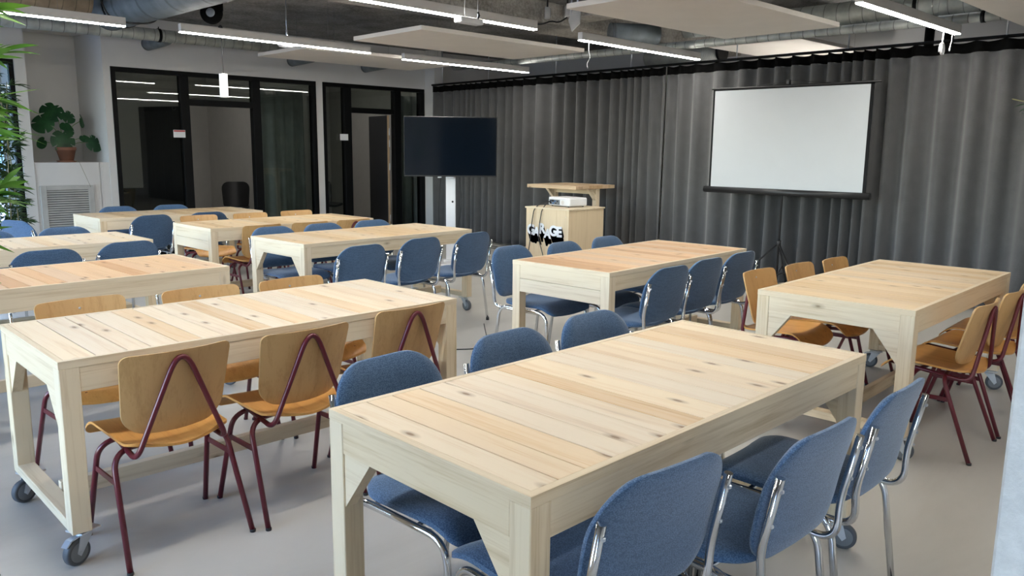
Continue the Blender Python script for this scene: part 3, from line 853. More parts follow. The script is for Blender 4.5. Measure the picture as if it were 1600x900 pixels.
# lettering: white capitals over a black block shadow
dg = None
def letters(items, depth):
    """mesh of capitals placed on the face x=0 (reading direction -y); items = (char, y, z, height, tilt)"""
    bm = BM()
    for ch, y, z, h, tilt, shifts in items:
        cu = bpy.data.curves.new('letter', 'FONT'); cu.body = ch; cu.size = h * 1.38; cu.extrude = depth; cu.offset = .0065 * h / .1; cu.align_x = 'CENTER'
        ob = bpy.data.objects.new('letter', cu); COL.objects.link(ob)
        me = bpy.data.meshes.new_from_object(ob.evaluated_get(bpy.context.evaluated_depsgraph_get()))
        for dy, dz in shifts:
            mtx = Matrix.Translation((-depth, y + dy, z + dz)) @ Matrix.Rotation(tilt, 4, 'X') @ Matrix(((0, 0, -1, 0), (-1, 0, 0, 0), (0, 1, 0, 0), (0, 0, 0, 1)))
            t = me.copy(); t.transform(mtx); bm.from_mesh(t); bpy.data.meshes.remove(t)
        bpy.data.meshes.remove(me); bpy.data.objects.remove(ob); bpy.data.curves.remove(cu)
    return bm
word = [('G', .612, .500, .120, 0), ('A', .522, .487, .105, .08), ('R', .425, .522, .122, -.08), ('A', .338, .472, .108, .06), ('G', .245, .507, .120, 0), ('E', .148, .500, .120, -.03)]
b = letters([(c_, y, z, h, t_, [(-.0035 * q, -.010 * q) for q in range(1, 11)]) for c_, y, z, h, t_ in word], .0006)
obj('lettering_shadow', b, M['ink'], bx, (.0035, 0, 0))
b = letters([(c_, y, z, h, t_, [(0, 0)]) for c_, y, z, h, t_ in word], .0015)
obj('lettering', b, M['inkw'], bx, (.003, 0, 0))

pj = thing('projector', 'white projector with cables plugged in, on top of the plywood box', 'projector', (7.60, 6.42, bh + .0005), math.radians(-8))
b = BM(); box(b, (-.15, -.20, .012), (.15, .20, .115), .014); obj('casing', b, M['whitep'], pj)
b = BM(); box(b, (-.1515, -.02, .025), (-.1495, .175, .085)); o = obj('connector_panel', b, M['hub'], pj)
for yy, zz, w_, h_, mm in ((.15, .065, .03, .014, 'port'), (.11, .065, .03, .014, 'black'), (.07, .065, .03, .014, 'port'), (.15, .04, .03, .014, 'black'), (.10, .04, .035, .014, 'port'), (.05, .04, .02, .014, 'black'), (.02, .065, .02, .016, 'black')):
    q = BM(); box(q, (-.156, yy - w_ / 2, zz - h_ / 2), (-.151, yy + w_ / 2, zz + h_ / 2), .001); obj('port', q, M[mm], o)
q = BM(); lathe(q, [(.026, -.1525), (.026, -.1495)], 18, 0, (0, -.075, .055)); obj('speaker_grille', q, M['lampbody'], pj)
q = BM(); lathe(q, [(.04, .17), (.04, .197), (.034, .197), (.03, .19)], 20, 1, (.06, 0, .055)); obj('lens', q, M['black'], pj)
for s, t_ in ((-1, -1), (1, -1), (-1, 1), (1, 1)):
    q = BM(); lathe(q, [(.010, 0), (.010, .014)], 10, 2, (s * .12, t_ * .15, 0)); obj('foot', q, M['black'], pj)

def cable(name, label, pts, r=.004, mat='cable', rad=.08, cat='cable', part_of=None):
    b = BM(); P = [Vector(p) for p in pts]; o0 = P[0].copy()
    tube(b, fillet([p - o0 for p in P], rad, 6), r, 8)
    if part_of:
        mi = (Matrix.Translation(part_of.location) @ Matrix.Rotation(part_of.rotation_euler.z, 4, 'Z')).inverted()
        return obj(name, b, M[mat], part_of, mi @ o0, -part_of.rotation_euler.z)
    return tag(obj(name, b, M[mat], None, o0), label, cat)
cable('projector_cable', 'black cable drooping from the projector over the far part of the lettering', [(7.468, 6.58, .89), (7.40, 6.60, .90), (7.26, 6.62, .85), (7.178, 6.605, .80), (7.178, 6.64, .62), (7.178, 6.655, .45), (7.178, 6.70, .2), (7.12, 6.74, .012), (6.9, 6.6, .008)], r=.0058, rad=.04)
cable('projector_cable', 'black cable hanging down across the middle of the lettering', [(7.468, 6.53, .905), (7.40, 6.52, .92), (7.26, 6.50, .855), (7.178, 6.475, .80), (7.178, 6.51, .62), (7.178, 6.52, .45), (7.178, 6.44, .25), (7.13, 6.40, .012), (6.95, 6.25, .008)], r=.0058, rad=.04)

dk = thing('standing_desk', 'brown high board on posts standing behind the plywood box', 'desk', (7.80, 6.457, 0), 0)
dl, dw, dh = .81, .85, 1.078
b = BM()
for k in range(6): box(b, (.001 + dl * k / 6, 0, dh - .045), (dl * (k + 1) / 6 - .001, dw, dh), .002)
obj('desk_top', b, M['oak_y'], dk)
for yy in (.03, dw - .10):
    b = BM(); box(b, (.46, yy, .07), (.53, yy + .07, dh - .045), .003); o = obj('leg', b, M['pine_z'], dk)
    b = BM(); box(b, (.13, yy, 0), (dl, yy + .07, .07), .003); obj('foot_beam', b, M['pine_x'], o)
    b = BM(); prism(b, [(.46, dh - .20), (.46, dh - .13), (.37, dh - .045), (.30, dh - .045)], 1, yy + .01, yy + .055); obj('brace', b, M['pine_x'], o)
b = BM(); box(b, (.47, .10, dh - .12), (.51, dw - .10, dh - .045), .002); obj('apron', b, M['pine_y'], dk)

# cables on the floor
cable('floor_cable', 'tangle of black cable lying on the floor at the curtain foot', [(8.62, 8.95, .006), (8.75, 9.1, .006), (8.80, 8.85, .006), (8.62, 8.72, .006), (8.50, 8.95, .006), (8.55, 9.2, .006)], .006)
cable('floor_cable', 'loop of thin black cable on the floor behind the reddish-topped table', [(4.75, 4.95, .004), (4.40, 4.55, .004), (4.12, 4.32, .004), (3.88, 4.50, .004), (4.05, 4.75, .004)], .004, rad=.12)

# ------------------------------------------------------------------ ceiling lamps
LZ = 2.62
def lamp(x0, x1, y, label, deg=0, wires=(.25, .75)):
    L = x1 - x0; t = thing('linear_lamp', label, 'lamp', ((x0 + x1) / 2, y, LZ), math.radians(deg), 'linear LED ceiling lamps')
    b = BM(); box(b, (-L / 2, -.031, .009), (L / 2, .031, .084), .002); obj('lamp_body', b, M['lampbody'], t)
    b = BM(); box(b, (-L / 2 + .002, -.027, 0), (L / 2 - .002, .027, .009), .002); obj('diffuser', b, M['led'], t)
    for w in wires:
        b = BM(); x = -L / 2 + w * L; tube(b, [(x, 0, .084), (x, 0, SL - LZ - .003)], .0013, 6); obj('suspension_wire', b, M['hub'], t)
    return t
LAMPS = [(3.47, 5.71, 7.91, 'lamp hanging before the glass front with a white dome on its side', 0), (6.36, 8.60, 8.09, 'lamp hanging near the television corner', -1),
    (6.41, 8.66, 5.30, 'lamp with a loose white cord end near the middle of the curtain', 0), (6.16, 8.32, 2.40, 'lamp with coiled white cords nearest the screen curtain', -2),
    (3.36, 5.60, 5.17, 'lamp over the room centre carrying a white sensor box', 0), (.72, 2.98, 7.95, 'lamp cut off by the left edge above the bamboo', 1)]
LO = [lamp(x0, x1, y, 'long white LED ' + l, d_) for x0, x1, y, l, d_ in LAMPS]
for x0, x1, y, l in ((3.2, 5.45, 2.45, 'over the table row below the screen'), (.3, 2.55, 2.45, 'over the front tables'), (.45, 2.7, 5.1, 'over the orange-brown table'), (3.3, 5.5, -.6, 'behind the column'), (.3, 2.5, -.6, 'behind the camera')):
    lamp(x0, x1, y, 'long white LED lamp ' + l)
# fittings on the lamps
sb = thing('sensor_box', 'small white sensor box hung under the room centre lamp', 'sensor', (4.73, 5.13, LZ - .047), math.radians(0))
b = BM(); box(b, (-.13, -.05, 0), (.13, .05, .045), .008); obj('housing', b, M['whitep'], sb)
for s in (-.09, .06):
    b = BM(); tube(b, [(s, -.045, .04), (s, -.045, SL - LZ + .044)], .0035, 6); obj('hanger', b, M['steel'], sb)
b = BM(); tube(b, [(.06, -.045, .045), (.075, -.045, .07), (.06, -.045, .10)], .010, 8); obj('plug', b, M['black'], sb)
dm = thing('ceiling_sensor', 'white dome sensor hung in front of the lamp by the glass front', 'sensor', (4.72, 8.06, 2.635), 0)
b = BM(); lathe(b, [(.03, -.032), (.09, -.016), (.105, 0), (.10, .012), (.03, .02)], 24); obj('dome', b, M['whitep'], dm)
b = BM(); tube(b, [(0, 0, .02), (0, 0, SL - 2.64)], .006, 6); tube(b, [(0, 0, .09), (0, 0, .16)], .012, 8); obj('rod', b, M['steel'], dm)
cable('white_cord', '', [(6.53, 5.28, 2.62), (6.53, 5.28, 2.52), (6.55, 5.27, 2.47), (6.50, 5.28, 2.40), (6.52, 5.28, 2.36)], .0032, 'cablew', .03, part_of=LO[2])
pts = [(7.92, 2.36, 2.62), (7.90, 2.36, 2.50)]
for i in range(25):
    a = PI + i * .55; pts.append((7.95 - .045 * math.cos(a) * -1, 2.36 + .003 * i / 3, 2.46 + .05 * math.sin(a)))
cable('white_cord', '', pts, .006, 'cablew', .02, part_of=LO[3])
cable('white_cord', '', [(8.12, 2.35, 2.62), (8.13, 2.35, 2.55), (8.10, 2.35, 2.50), (8.07, 2.35, 2.455), (8.10, 2.35, 2.45), (8.11, 2.35, 2.50)], .0032, 'cablew', .02, part_of=LO[3])

# ------------------------------------------------------------------ acoustic panels
def panel(cx, cy, lx, ly, z, label, th=.042):
    t = thing('acoustic_panel', label, 'panel', (cx, cy, z), PHI + .0, 'suspended acoustic panels')
    b = BM(); box(b, (-lx / 2, -ly / 2, 0), (lx / 2, ly / 2, th), .002); obj('board', b, M['ceilpanel'], t)
    for sx in (-.3, .3):
        for sy in (-.38, .38):
            b = BM(); tube(b, [(sx * lx, sy * ly, th), (sx * lx, sy * ly, SL - z - .003)], .0013, 6); obj('suspension_wire', b, M['hub'], t)
    return t
PZ = 2.67
PAN = {1: (6.33, 3.77, 'pale felt ceiling panel nearest, above the reddish-topped table'), 2: (6.32, 6.77, 'pale felt ceiling panel between two rows of lamps at the room centre'),
       3: (6.40, 9.00, 'pale felt ceiling panel nearest the glass front'), 4: (8.72 - 1.3, 1.32, 'pale felt ceiling panel at the top corner above the screen side')}
for i, (cx, cy, l) in PAN.items(): panel(cx, cy, 2.40, 1.2, PZ, l)
panel(10.05, 4.72, 2.2, 1.2, 2.80, 'bright white ceiling panel showing above the curtain rail')

# ------------------------------------------------------------------ ducts and pipes
def duct(name, label, a, bb, r, mat, cat='duct', bands=(), seg=24, group='ventilation ducts'):
    a, bb = Vector(a), Vector(bb); L = (bb - a).length
    o = thing(name, label, cat, a, 0, group)
    o.rotation_euler = (bb - a).to_track_quat('X', 'Z').to_euler()
    b = BM(); tube(b, [(0, 0, 0), (L, 0, 0)], r, seg); obj('pipe', b, mat, o)
    for x in bands:
        b = BM(); tube(b, [(x, 0, 0), (x + .035, 0, 0)], r + .008, seg); tube(b, [(x + .0175, 0, r + .006), (x + .0175, 0, r + .03)], .006, 6); obj('clamp', b, M['blackm'], o)
    return o
duct('spiral_pipe', 'thin galvanised spiral pipe running above the curtain rail', (8.35, .2, 2.765), (8.35, 9.4, 2.765), .047, M['duct'], 'pipe', (1.95,))
duct('spiral_duct', 'wide galvanised spiral duct behind the coiled-cord lamp', (8.44, .0, 2.935), (8.44, 4.05, 2.935), .118, M['duct'], 'duct', (1.65, 2.75))
duct('wall_duct', 'netted spiral duct along the white wall above the glass front', W(-1, 10.75) + Vector((0, 0, 2.925)), W(8.4, 10.75) + Vector((0, 0, 2.925)), .078, M['duct'], 'duct', (5.0,))
duct('lagged_duct', 'thick wire-netted lagged duct at the top left corner', (-.5, 9.0, 3.0), (3.02, 9.0, 3.0), .16, M['lagging'], 'duct')
duct('trunk_duct', 'largest blue-grey duct crossing the top left corner', (3.35, 9.35, 2.96), (3.35, 4.0, 2.96), .205, M['ductblue'], 'duct', (.35,))
duct('capped_duct', 'short capped duct end pointing out above the middle of the curtain', (7.75, 5.95, 2.90), (8.25, 5.62, 2.90), .115, M['ductblue'], 'duct')
duct('spiral_elbow', 'spiral duct piece beside the capped duct above the curtain', (8.25, 5.25, 2.94), (8.42, 4.3, 2.94), .11, M['duct'], 'duct')
duct('flexible_duct', 'ribbed flexible duct with a flared mouth above the curtain rail', (9.35, 6.50, 2.78), (9.35, 5.40, 2.80), .13, M['flex'], 'duct', (1.1,))
for x, z, l in ((4.12, 2.885, 'stub of grey pipe through the wall nearest the niche'), (6.26, 2.84, 'stub of grey pipe through the wall over the wide glass front'), (7.59, 2.845, 'stub of grey pipe through the wall over the narrow glass front')):
    p = W(x, YG - .001, z); q = W(x + .05, YG - .55, z + .03)
    duct('wall_pipe', l, p, q, .085, M['ductblue'], 'pipe', (), 20, 'grey pipe stubs')
# black pipes seen between rail and ceiling
for y, l in ((3.05, 'nearer'), (2.85, 'farther')):
    b = BM(); tube(b, [(0, 0, 0), (0, 0, SL)], .05, 14); tag(obj('riser_pipe', b, M['blackm'], None, (9.75, y, 0)), 'black riser pipe behind the curtain rail, the %s of two' % l, 'pipe', 'black riser pipes')
# junction boxes
for i, (x, y, l) in enumerate(((7.36, 6.35, 'beside the pale panel'), (7.32, 6.56, 'with a looped cable, middle of three'), (7.20, 6.93, 'nearest the lamp end'))):
    pass
JB = []
for x, y, l in ((7.05, 6.02, 'closest to the pale panel edge'), (6.98, 6.26, 'in the middle of three, with looped cables'), (6.82, 6.52, 'nearest the end of the centre lamp')):
    t = thing('junction_box', 'grey junction box on the ceiling ' + l, 'box', (x, y, 3.06), math.radians(45), 'ceiling junction boxes')
    b = BM(); box(b, (-.052, -.03, -.06), (.052, .03, .06), .006); obj('case', b, M['grille'], t)
    b = BM(); box(b, (-.05, -.036, -.05), (.05, -.03, .05), .003); obj('lid', b, M['hub'], t)
    b = BM(); tube(b, [(0, 0, .06), (0, 0, SL - 3.06)], .012, 8); obj('conduit', b, M['black'], t)
cable('junction_cable', 'black cable looping between the junction boxes', [(7.05, 6.02, 3.0), (7.0, 6.1, 2.94), (6.98, 6.2, 2.97), (6.95, 6.35, 2.93), (6.84, 6.5, 3.0)], .009)
# spot bracket
br = thing('lamp_bracket', 'beige angled bracket hanging from the ceiling above a lamp end', 'bracket', (6.66, 5.58, 2.86), math.radians(30))
b = BM(); prism(b, [(-.06, .10), (.02, .13), (.07, .02), (.03, -.10), (-.05, -.02)], 0, -.02, .02); obj('plate', b, M['grille'], br)
b = BM(); tube(b, [(0, -.02, .10), (0, -.03, SL - 2.85)], .010, 8); tube(b, [(0, .05, .06), (0, .03, SL - 2.85)], .010, 8); obj('arm', b, M['steel'], br)

# hanging power reel and white socket block
rp = thing('cable_reel', 'black round cable reel hanging below the blue-grey duct', 'reel', (3.95, 8.22, 2.895), math.radians(-45))
b = BM(); lathe(b, [(.045, -.03), (.105, -.03), (.112, -.02), (.112, .02), (.105, .03), (.045, .03)], 28, 1); box(b, (.04, -.028, .02), (.115, .028, .14), .004); obj('drum', b, M['tape'], rp)
b = BM(); lathe(b, [(.02, -.034), (.045, -.034), (.045, .034), (.02, .034)], 20, 1); obj('spool', b, M['hub'], rp)
b = BM(); tube(b, [(.09, 0, .13), (.09, 0, SL - 2.895)], .007, 6); obj('hook', b, M['black'], rp)
b = BM(); lathe(b, [(.006, -.175), (.022, -.155), (.022, -.135), (.006, -.118)], 14, 2, (.085, 0, 0)); obj('stopper', b, M['black'], rp)
sk = thing('socket_block', 'white power socket block hanging on a thin cord before the glass front', 'socket', (4.02, 8.17, 2.04), 0)
b = BM(); box(b, (-.034, -.034, 0), (.034, .034, .245), .006); obj('housing', b, M['whitep'], sk)
b = BM(); tube(b, [(0, 0, .245), (0, 0, .68)], .0045, 8); obj('cord', b, M['cable'], sk)
cable('duct_cable', 'black cable slung along the top left duct to the ceiling', [(3.02, 8.75, 3.05), (3.1, 8.7, 2.80), (3.25, 8.55, 2.74), (3.45, 8.5, 2.76), (3.7, 8.7, 2.95), (3.95, 8.9, 3.2)], .009)

# ------------------------------------------------------------------ meeting-room furniture seen through the glass
def office_chair(x, y, deg, label):
    p = W(x, y); t = thing('office_chair', label, 'chair', p, PHI + math.radians(deg), 'black chairs in the meeting rooms')
    def sp(u, v, f):
        v2 = ease(v); u2 = ease(u) * 2 - 1; w = rr_half(v2, .12, .08, .46, .21, .24); x_ = u2 * w
        return Vector((x_, -.2 - .06 * v2 + .07 * (x_ / .23) ** 2 + (.012 if f else -.012), .46 + .46 * v2))
    b = BM(); shell(b, lambda u, v: sp(u, v, 1), lambda u, v: sp(u, v, 0), 14, 14); obj('backrest', b, M['black'], t)
    def st(u, v, f):
        v2 = ease(v); u2 = ease(u) * 2 - 1; w = rr_half(v2, .08, .08, .44, .22, .23)
        return Vector((u2 * w, -.2 + .44 * v2, .455 + .03 * u2 * u2 + (.02 if f else -.02)))
    b = BM(); shell(b, lambda u, v: st(u, v, 1), lambda u, v: st(u, v, 0), 12, 12); obj('seat', b, M['black'], t)
    b = BM(); tube(b, [(0, 0, .06), (0, 0, .44)], .025, 10); obj('column', b, M['black'], t)
    for k in range(4):
        a = PI / 4 + k * PI / 2; b = BM(); tube(b, [(0, 0, .12), (.27 * math.cos(a), .27 * math.sin(a), .012)], .012, 8); obj('leg', b, M['black'], t)
office_chair(6.10, 13.3, 150, 'black shell chair in the wide meeting room, seen through the doorway')
office_chair(3.98, 11.98, 160, 'black chair just behind the first pane of the wide glass front')
office_chair(7.85, 13.2, 185, 'black chair seen through the narrow doorway beside the open door')
office_chair(7.28, 13.0, 170, 'black chair behind the narrow pane beside its door frame')
def inner_curtain(x0, x1, y, label):
    b = BM(); n = int((x1 - x0) / .02); g = []
    for i in range(n + 1):
        x = x0 + (x1 - x0) * i / n; o_ = .03 * math.sin(x * 33 + math.sin(x * 7))
        g.append([b.verts.new((x, y + o_ * (1 + .3 * (1 - z / 2.4)), z)) for z in (.03, .8, 1.6, 2.45)])
    for i in range(n):
        for j in range(3):
            f = b.faces.new((g[i][j], g[i + 1][j], g[i + 1][j + 1], g[i][j + 1])); f.smooth = True
    o = tag(obj('room_curtain', b, M['sheer'], None, (0, 0, 0), PHI), label, 'curtain', 'pale curtains in the meeting rooms')
    md = o.modifiers.new('thickness', 'SOLIDIFY'); md.thickness = .004
inner_curtain(5.76, 6.60, 11.78, 'pale grey curtain behind the last pane of the wide glass front')
inner_curtain(6.86, 7.30, 14.6, 'pale grey curtain behind the narrow pane beside the doorway')
inner_curtain(8.40, 8.90, 11.78, 'pale grey curtain behind the pane beside the television')

# ------------------------------------------------------------------ plants
def pot(parent, r, h, z=0, saucer=True):
    b = BM(); lathe(b, [(r * .66, z + .012), (r * .95, z + h * .78), (r * 1.02, z + h * .78), (r * 1.05, z + h), (r * .95, z + h), (r * .93, z + h * .9)], 28); obj('pot', b, M['terracotta'], parent)
    b = BM(); lathe(b, [(r * .3, z + h * .86), (r * .94, z + h * .88), (r * .94, z + h * .90), (r * .2, z + h * .92)], 24); obj('soil', b, M['soil'], parent)
    if saucer:
        b = BM(); lathe(b, [(r * .9, z), (r * 1.05, z + .02), (r * .98, z + .02), (r * .85, z + .012)], 28); obj('saucer', b, M['terracotta'], parent)

def blade(bm, base, d, length, width, droop, side=None, seg=7, roll=0.0):
    """one lance-shaped leaf with a folded midrib"""
    d = Vector(d).normalized(); up = Vector((0, 0, 1)); sd = side or d.cross(up)
    if sd.length < .1: sd = Vector((1, 0, 0))
    sd.normalize(); nrm = sd.cross(d).normalized(); rows = []
    if roll: sd, nrm = sd * math.cos(roll) + nrm * math.sin(roll), nrm * math.cos(roll) - sd * math.sin(roll)
    for i in range(seg + 1):
        s = i / seg; p = Vector(base) + d * length * s - up * droop * length * s * s
        w = width * .5 * (math.sin(PI * min(1, s * .92 + .08)) ** .8) * (1 - .25 * s) if s < 1 else .0003
        rows.append((bm.verts.new(p - sd * w + nrm * w * .25), bm.verts.new(p), bm.verts.new(p + sd * w + nrm * w * .25)))
    fs = []
    for A, B in zip(rows, rows[1:]):
        fs += [bm.faces.new((A[0], A[1], B[1], B[0])), bm.faces.new((A[1], A[2], B[2], B[1]))]
    for f in fs: f.smooth = True

def bamboo(name, label, loc, canes, leaf, lw, mat, seed, potr=.17):
    """potted bamboo: canes with nodes, each with its own sprays of blades"""
    r = random.Random(seed); t = thing(name, label, 'plant', loc, 0)
    pot(t, potr, potr * 1.75)
    for x, y, hgt, lx_, ly_, sprays in canes:
        b = BM(); pts = []; rad = []
        for i in range(13):
            s = i / 12; pts.append((x + lx_ * s * s, y + ly_ * s * s, .25 + (hgt - .25) * s)); rad.append(.006 * (1 - .6 * s) + .0012)
        tube(b, pts, rad, 8)
        for i in range(1, 12): lathe(b, [(rad[i] * 1.1, -.004), (rad[i] * 1.45, 0), (rad[i] * 1.1, .004)], 8, 2, pts[i])
        cn = obj('cane', b, M['cane'], t)
        f = BM()
        for (s, az, el, n) in sprays:
            p = Vector((x + lx_ * s * s, y + ly_ * s * s, .25 + (hgt - .25) * s)); dr = Vector((math.cos(az) * math.cos(el), math.sin(az) * math.cos(el), math.sin(el)))
            q = p + dr * leaf * r.uniform(.35, .8); tube(f, [p, (p + q) / 2 + Vector((0, 0, .006)), q], .0014, 5)
            for kk in range(n):
                e = el + r.uniform(-.55, .35); a2 = az + r.uniform(-.75, .75)
                bs = p + (q - p) * r.uniform(.45, 1)
                blade(f, bs, (math.cos(a2) * math.cos(e), math.sin(a2) * math.cos(e), math.sin(e)), leaf * r.uniform(.65, 1.15), lw * r.uniform(.8, 1.2), r.uniform(.0, .3), roll=r.uniform(-1.3, 1.3))
        obj('leaves', f, M[mat], cn)
    return t
R_ = random.Random(5)
def sprays(lo, hi, n, per, az0, az1):
    return [(R_.uniform(lo, hi), R_.uniform(az0, az1), R_.uniform(-.2, .6), per) for _ in range(n)]
bamboo('potted_bamboo', 'bright green bamboo leaves reaching in at the left edge, close to the camera', (.385, 2.16, 0),
       [(0, 0, 2.2, .09, -.02, sprays(.66, .99, 10, 5, -1.9, .9) + sprays(.78, .88, 6, 5, -1.3, -.2)), (-.03, .06, 2.05, .06, .04, sprays(.6, .97, 10, 5, -1.6, 1.2)), (.02, -.03, 1.72, .05, -.02, sprays(.76, 1, 8, 5, -1.5, .8)), (-.06, -.05, 1.44, .03, -.05, sprays(.84, 1, 6, 4, -1.6, .6)), (-.02, .04, 1.62, .03, .02, sprays(.75, 1, 7, 5, -1.5, .7))],
       .105, .0165, 'bleaf', 21, .15)
bamboo('potted_bamboo', 'darker fine-leaved bamboo standing before the bright window', (2.44, 10.30, 0),
       [(R_.uniform(-.16, .10), R_.uniform(-.12, .12), R_.uniform(1.7, 2.5), R_.uniform(-.25, .12), R_.uniform(-.1, .1), sprays(.1, 1, 34, 7, -3.1, 3.1)) for _ in range(8)],
       .14, .019, 'dleaf', 4, .2)

mo = thing('monstera', 'monstera with split dark leaves in a clay pot on the niche shelf', 'plant', W(3.06, 11.62, 1.305), PHI)
pot(mo, .118, .195)
def mleaf(bm, tip, face, size, split, roll):
    """heart-shaped leaf with cut margins; tip = centre, face = normal"""
    n = Vector(face).normalized(); up = Vector((0, 0, 1)); sx = n.cross(up).normalized(); sy = sx.cross(n).normalized()
    ca, sa = math.cos(roll), math.sin(roll); ax, ay = sx * ca + sy * sa, sy * ca - sx * sa
    K = 66; ring = []; inner = []
    for k in range(K):
        a = 2 * PI * k / K; r_ = .5 * (1 - .28 * math.cos(a - PI / 2) ** 1 if False else 1) 
        r_ = .5 * (1 + .18 * math.cos(a + PI / 2) - .30 * math.exp(-((a - PI / 2) / .28) ** 2))
        cut = 1.0
        if split and k % 9 == 4 and abs(math.cos(a)) > .35: cut = .60
        p = Vector(tip) + ax * size * r_ * cut * math.cos(a) + ay * size * r_ * cut * math.sin(a) + n * (-.10 * size * abs(math.cos(a)) * cut)
        ring.append(bm.verts.new(p)); inner.append(bm.verts.new(Vector(tip) + ax * size * r_ * .3 * math.cos(a) + ay * size * r_ * .3 * math.sin(a)))
    c0 = bm.verts.new(Vector(tip) + n * .01 * size)
    for k in range(K):
        j = (k + 1) % K
        for f in (bm.faces.new((ring[k], ring[j], inner[j], inner[k])), bm.faces.new((inner[k], inner[j], c0))): f.smooth = True
LV = [(tuple(c * 1.28 for c in tp), fc, sz * 1.42, sp_, rl_) for tp, fc, sz, sp_, rl_ in [((-.02, -.02, .235), (.1, -1, .15), .21, 1, 0), ((-.08, .05, .52), (-.2, -1, .5), .20, 1, .4), ((.06, .05, .47), (.35, -1, .4), .13, 1, -.4), ((-.18, 0, .40), (-.6, -1, .5), .19, 1, .7),
      ((.27, .02, .21), (.45, -1, .35), .17, 1, -.5), ((.20, .05, .25), (.1, -.8, .8), .10, 0, -.3), ((.20, .10, .43), (.9, -.5, .1), .13, 0, -.9), ((-.20, .05, .20), (-.9, -.6, .2), .11, 0, .9), ((.02, .02, .37), (.0, -.8, .6), .10, 0, 0), ((.06, .05, .34), (.5, -.9, .3), .11, 1, -.2)]]
for tip, fc, sz, spl, rl_ in LV:
    b = BM(); mleaf(b, tip, fc, sz, spl, rl_); o = obj('leaf', b, M['mleaf'], mo)
    b = BM(); tube(b, fillet([(0, 0, .17), (tip[0] * .45, tip[1] * .5 + .03, .16 + (tip[2] - .14) * .75), (tip[0], tip[1] + .006, tip[2])], .06), .0035, 6); obj('leaf_stem', b, M['bleaf'], o)
b = BM(); tube(b, fillet([(.05, 0, .02), (.10, -.17, .01), (.12, -.185, -.06), (.21, -.19, -.32)], .02), .002, 6); obj('aerial_root', b, M['cane'], mo)

fi = thing('potted_tree', 'tip of a leafy indoor tree showing at the right edge against the curtain', 'plant', (5.96, .70, 0), 0)
pot(fi, .17, .30)
b = BM(); tube(b, [(0, 0, .26), (.02, .0, .9), (-.01, .02, 1.6), (0, .03, 2.1)], [.016, .014, .011, .006], 10); obj('trunk', b, M['cane'], fi)
rf = random.Random(9)
for az, z, L in ((1.72, 1.66, .62), (.2, 1.9, .4), (-1.6, 1.8, .4), (-.6, 1.6, .4), (2.9, 2.05, .15), (.9, 2.0, .3)):
    e = Vector((math.cos(az) * L, math.sin(az) * L, z + L * .35)); s0 = Vector((0, .02, z))
    b = BM(); tube(b, [s0, (s0 + e) / 2 + Vector((0, 0, .03)), e], .004, 6); o = obj('branch', b, M['cane'], fi)
    f = BM()
    for kk in range(7):
        p = s0 + (e - s0) * rf.uniform(.45, 1); a2 = az + rf.uniform(-1.2, 1.2)
        blade(f, p, (math.cos(a2), math.sin(a2), rf.uniform(-.2, .2)), rf.uniform(.08, .12), .045, .3)
    obj('leaves', f, M['mleaf'], o)

# hedge outside the windows
b = BM()
rh = random.Random(2)
for _ in range(1500):
    p = W(rh.uniform(-1, 3.2), 18.5 + rh.uniform(-.5, .5), rh.uniform(0, 1.1)); a2 = rh.uniform(0, 6.28)
    blade(b, p, (math.cos(a2), math.sin(a2), rh.uniform(-.4, .7)), .2, .09, .2, seg=3)
o = tag(obj('hedge_leaves', b, M['hedge']), 'green hedge seen through the window behind the bamboo', 'hedge'); o['kind'] = 'stuff'

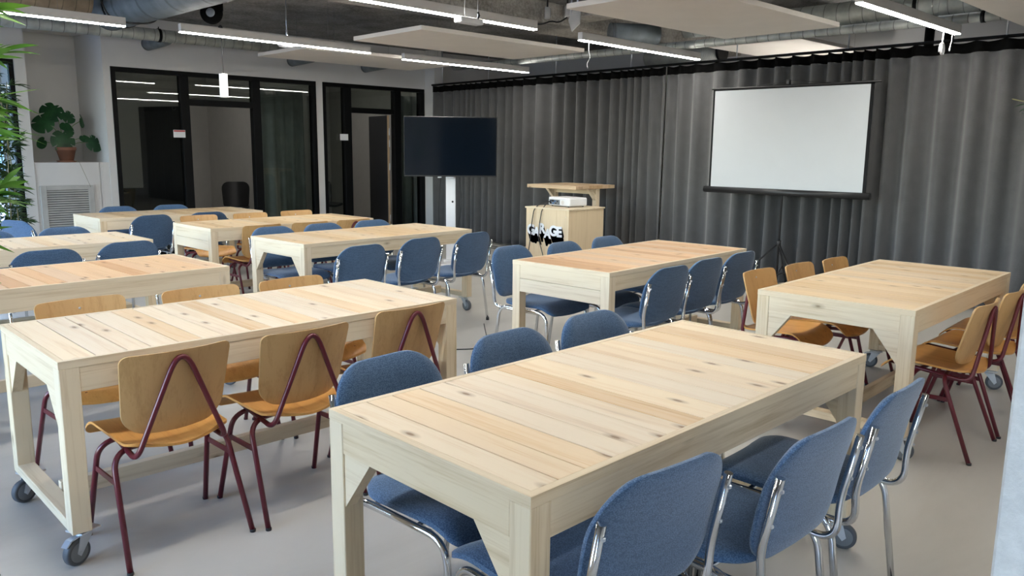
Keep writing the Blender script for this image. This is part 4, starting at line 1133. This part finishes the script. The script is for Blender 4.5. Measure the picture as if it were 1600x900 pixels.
# ------------------------------------------------------------------ light
w = bpy.data.worlds.new('sky'); S.world = w; w.use_nodes = True
nt = w.node_tree; nt.nodes.clear()
sky = N(nt, 'ShaderNodeTexSky'); sky.sky_type = 'NISHITA'; sky.sun_disc = False; sky.sun_elevation = math.radians(38); sky.sun_rotation = math.radians(120)
bg = N(nt, 'ShaderNodeBackground'); bg.inputs[1].default_value = 2.75
wo = N(nt, 'ShaderNodeOutputWorld'); tn = N(nt, 'ShaderNodeMixRGB', blend_type='MULTIPLY'); tn.inputs[0].default_value = 1; tn.inputs[2].default_value = (1.0, .935, .99, 1)
nt.links.new(sky.outputs[0], tn.inputs[1]); nt.links.new(tn.outputs[0], bg.inputs[0]); nt.links.new(bg.outputs[0], wo.inputs[0])
def portal(name, c, rot, sx, sy):
    l = bpy.data.lights.new(name, 'AREA'); l.shape = 'RECTANGLE'; l.size = sx; l.size_y = sy; l.cycles.is_portal = True
    o = bpy.data.objects.new(name, l); COL.objects.link(o); o.location = c; o.rotation_euler = rot
for y0, y1 in PAIRS:
    portal('window_portal', W(XL - .22, (y0 + y1) / 2, 1.53), (0, -PI / 2, PHI), 2.42, y1 - y0 - .22)
portal('window_portal', W(1.535, YG + .2, 1.33), (-PI / 2, 0, PHI), 1.97, 2.46)
for x, yy, l in ((5.1, 12.3, 'wide'), (8.0, 12.3, 'narrow'), (5.1, 13.7, 'wide'), (8.0, 13.7, 'narrow')):  # unseen fill lights added to brighten the meeting-room walls
    p = W(x, yy); t = lamp(p.x - .28, p.x + .28, p.y, 'added unseen fill light in the %s meeting room, %s' % (l, 'front' if yy < 13 else 'rear'), math.degrees(PHI), ()); t.location.z = SL - .09
# unseen uplight added behind the curtain to brighten the white panel
t = lamp(9.2, 10.9, 4.5, 'added upturned light hidden behind the curtain, brightening the white panel', wires=())
t.location.z = 1.75; t.rotation_euler.x = PI

# ------------------------------------------------------------------ camera
cam = bpy.data.cameras.new('camera'); co = bpy.data.objects.new('camera', cam); COL.objects.link(co)
f_px, pitch, roll, yaw, cx, cy = 1236.52, math.radians(9.603), math.radians(.601), math.radians(44.153), 799.755, 442.743
fw = Vector((math.cos(yaw) * math.cos(pitch), math.sin(yaw) * math.cos(pitch), -math.sin(pitch)))
rt = Vector((math.sin(yaw), -math.cos(yaw), 0)); up = rt.cross(fw)
r2 = rt * math.cos(roll) + up * math.sin(roll); u2 = -rt * math.sin(roll) + up * math.cos(roll)
mw = Matrix((r2, u2, -fw)).transposed().to_4x4(); mw.translation = (0, 0, 1.53)
co.matrix_world = mw
cam.sensor_fit = 'HORIZONTAL'; cam.sensor_width = 36; cam.lens = f_px * 36 / 1600
cam.shift_x = -(cx - 800) / 1600; cam.shift_y = (cy - 450) / 1600
cam.clip_start = .05; S.camera = co
S.view_settings.view_transform = 'Standard'; S.view_settings.look = 'None'; S.view_settings.gamma = 1; S.view_settings.exposure = 0.16
S.view_settings.use_curve_mapping = False
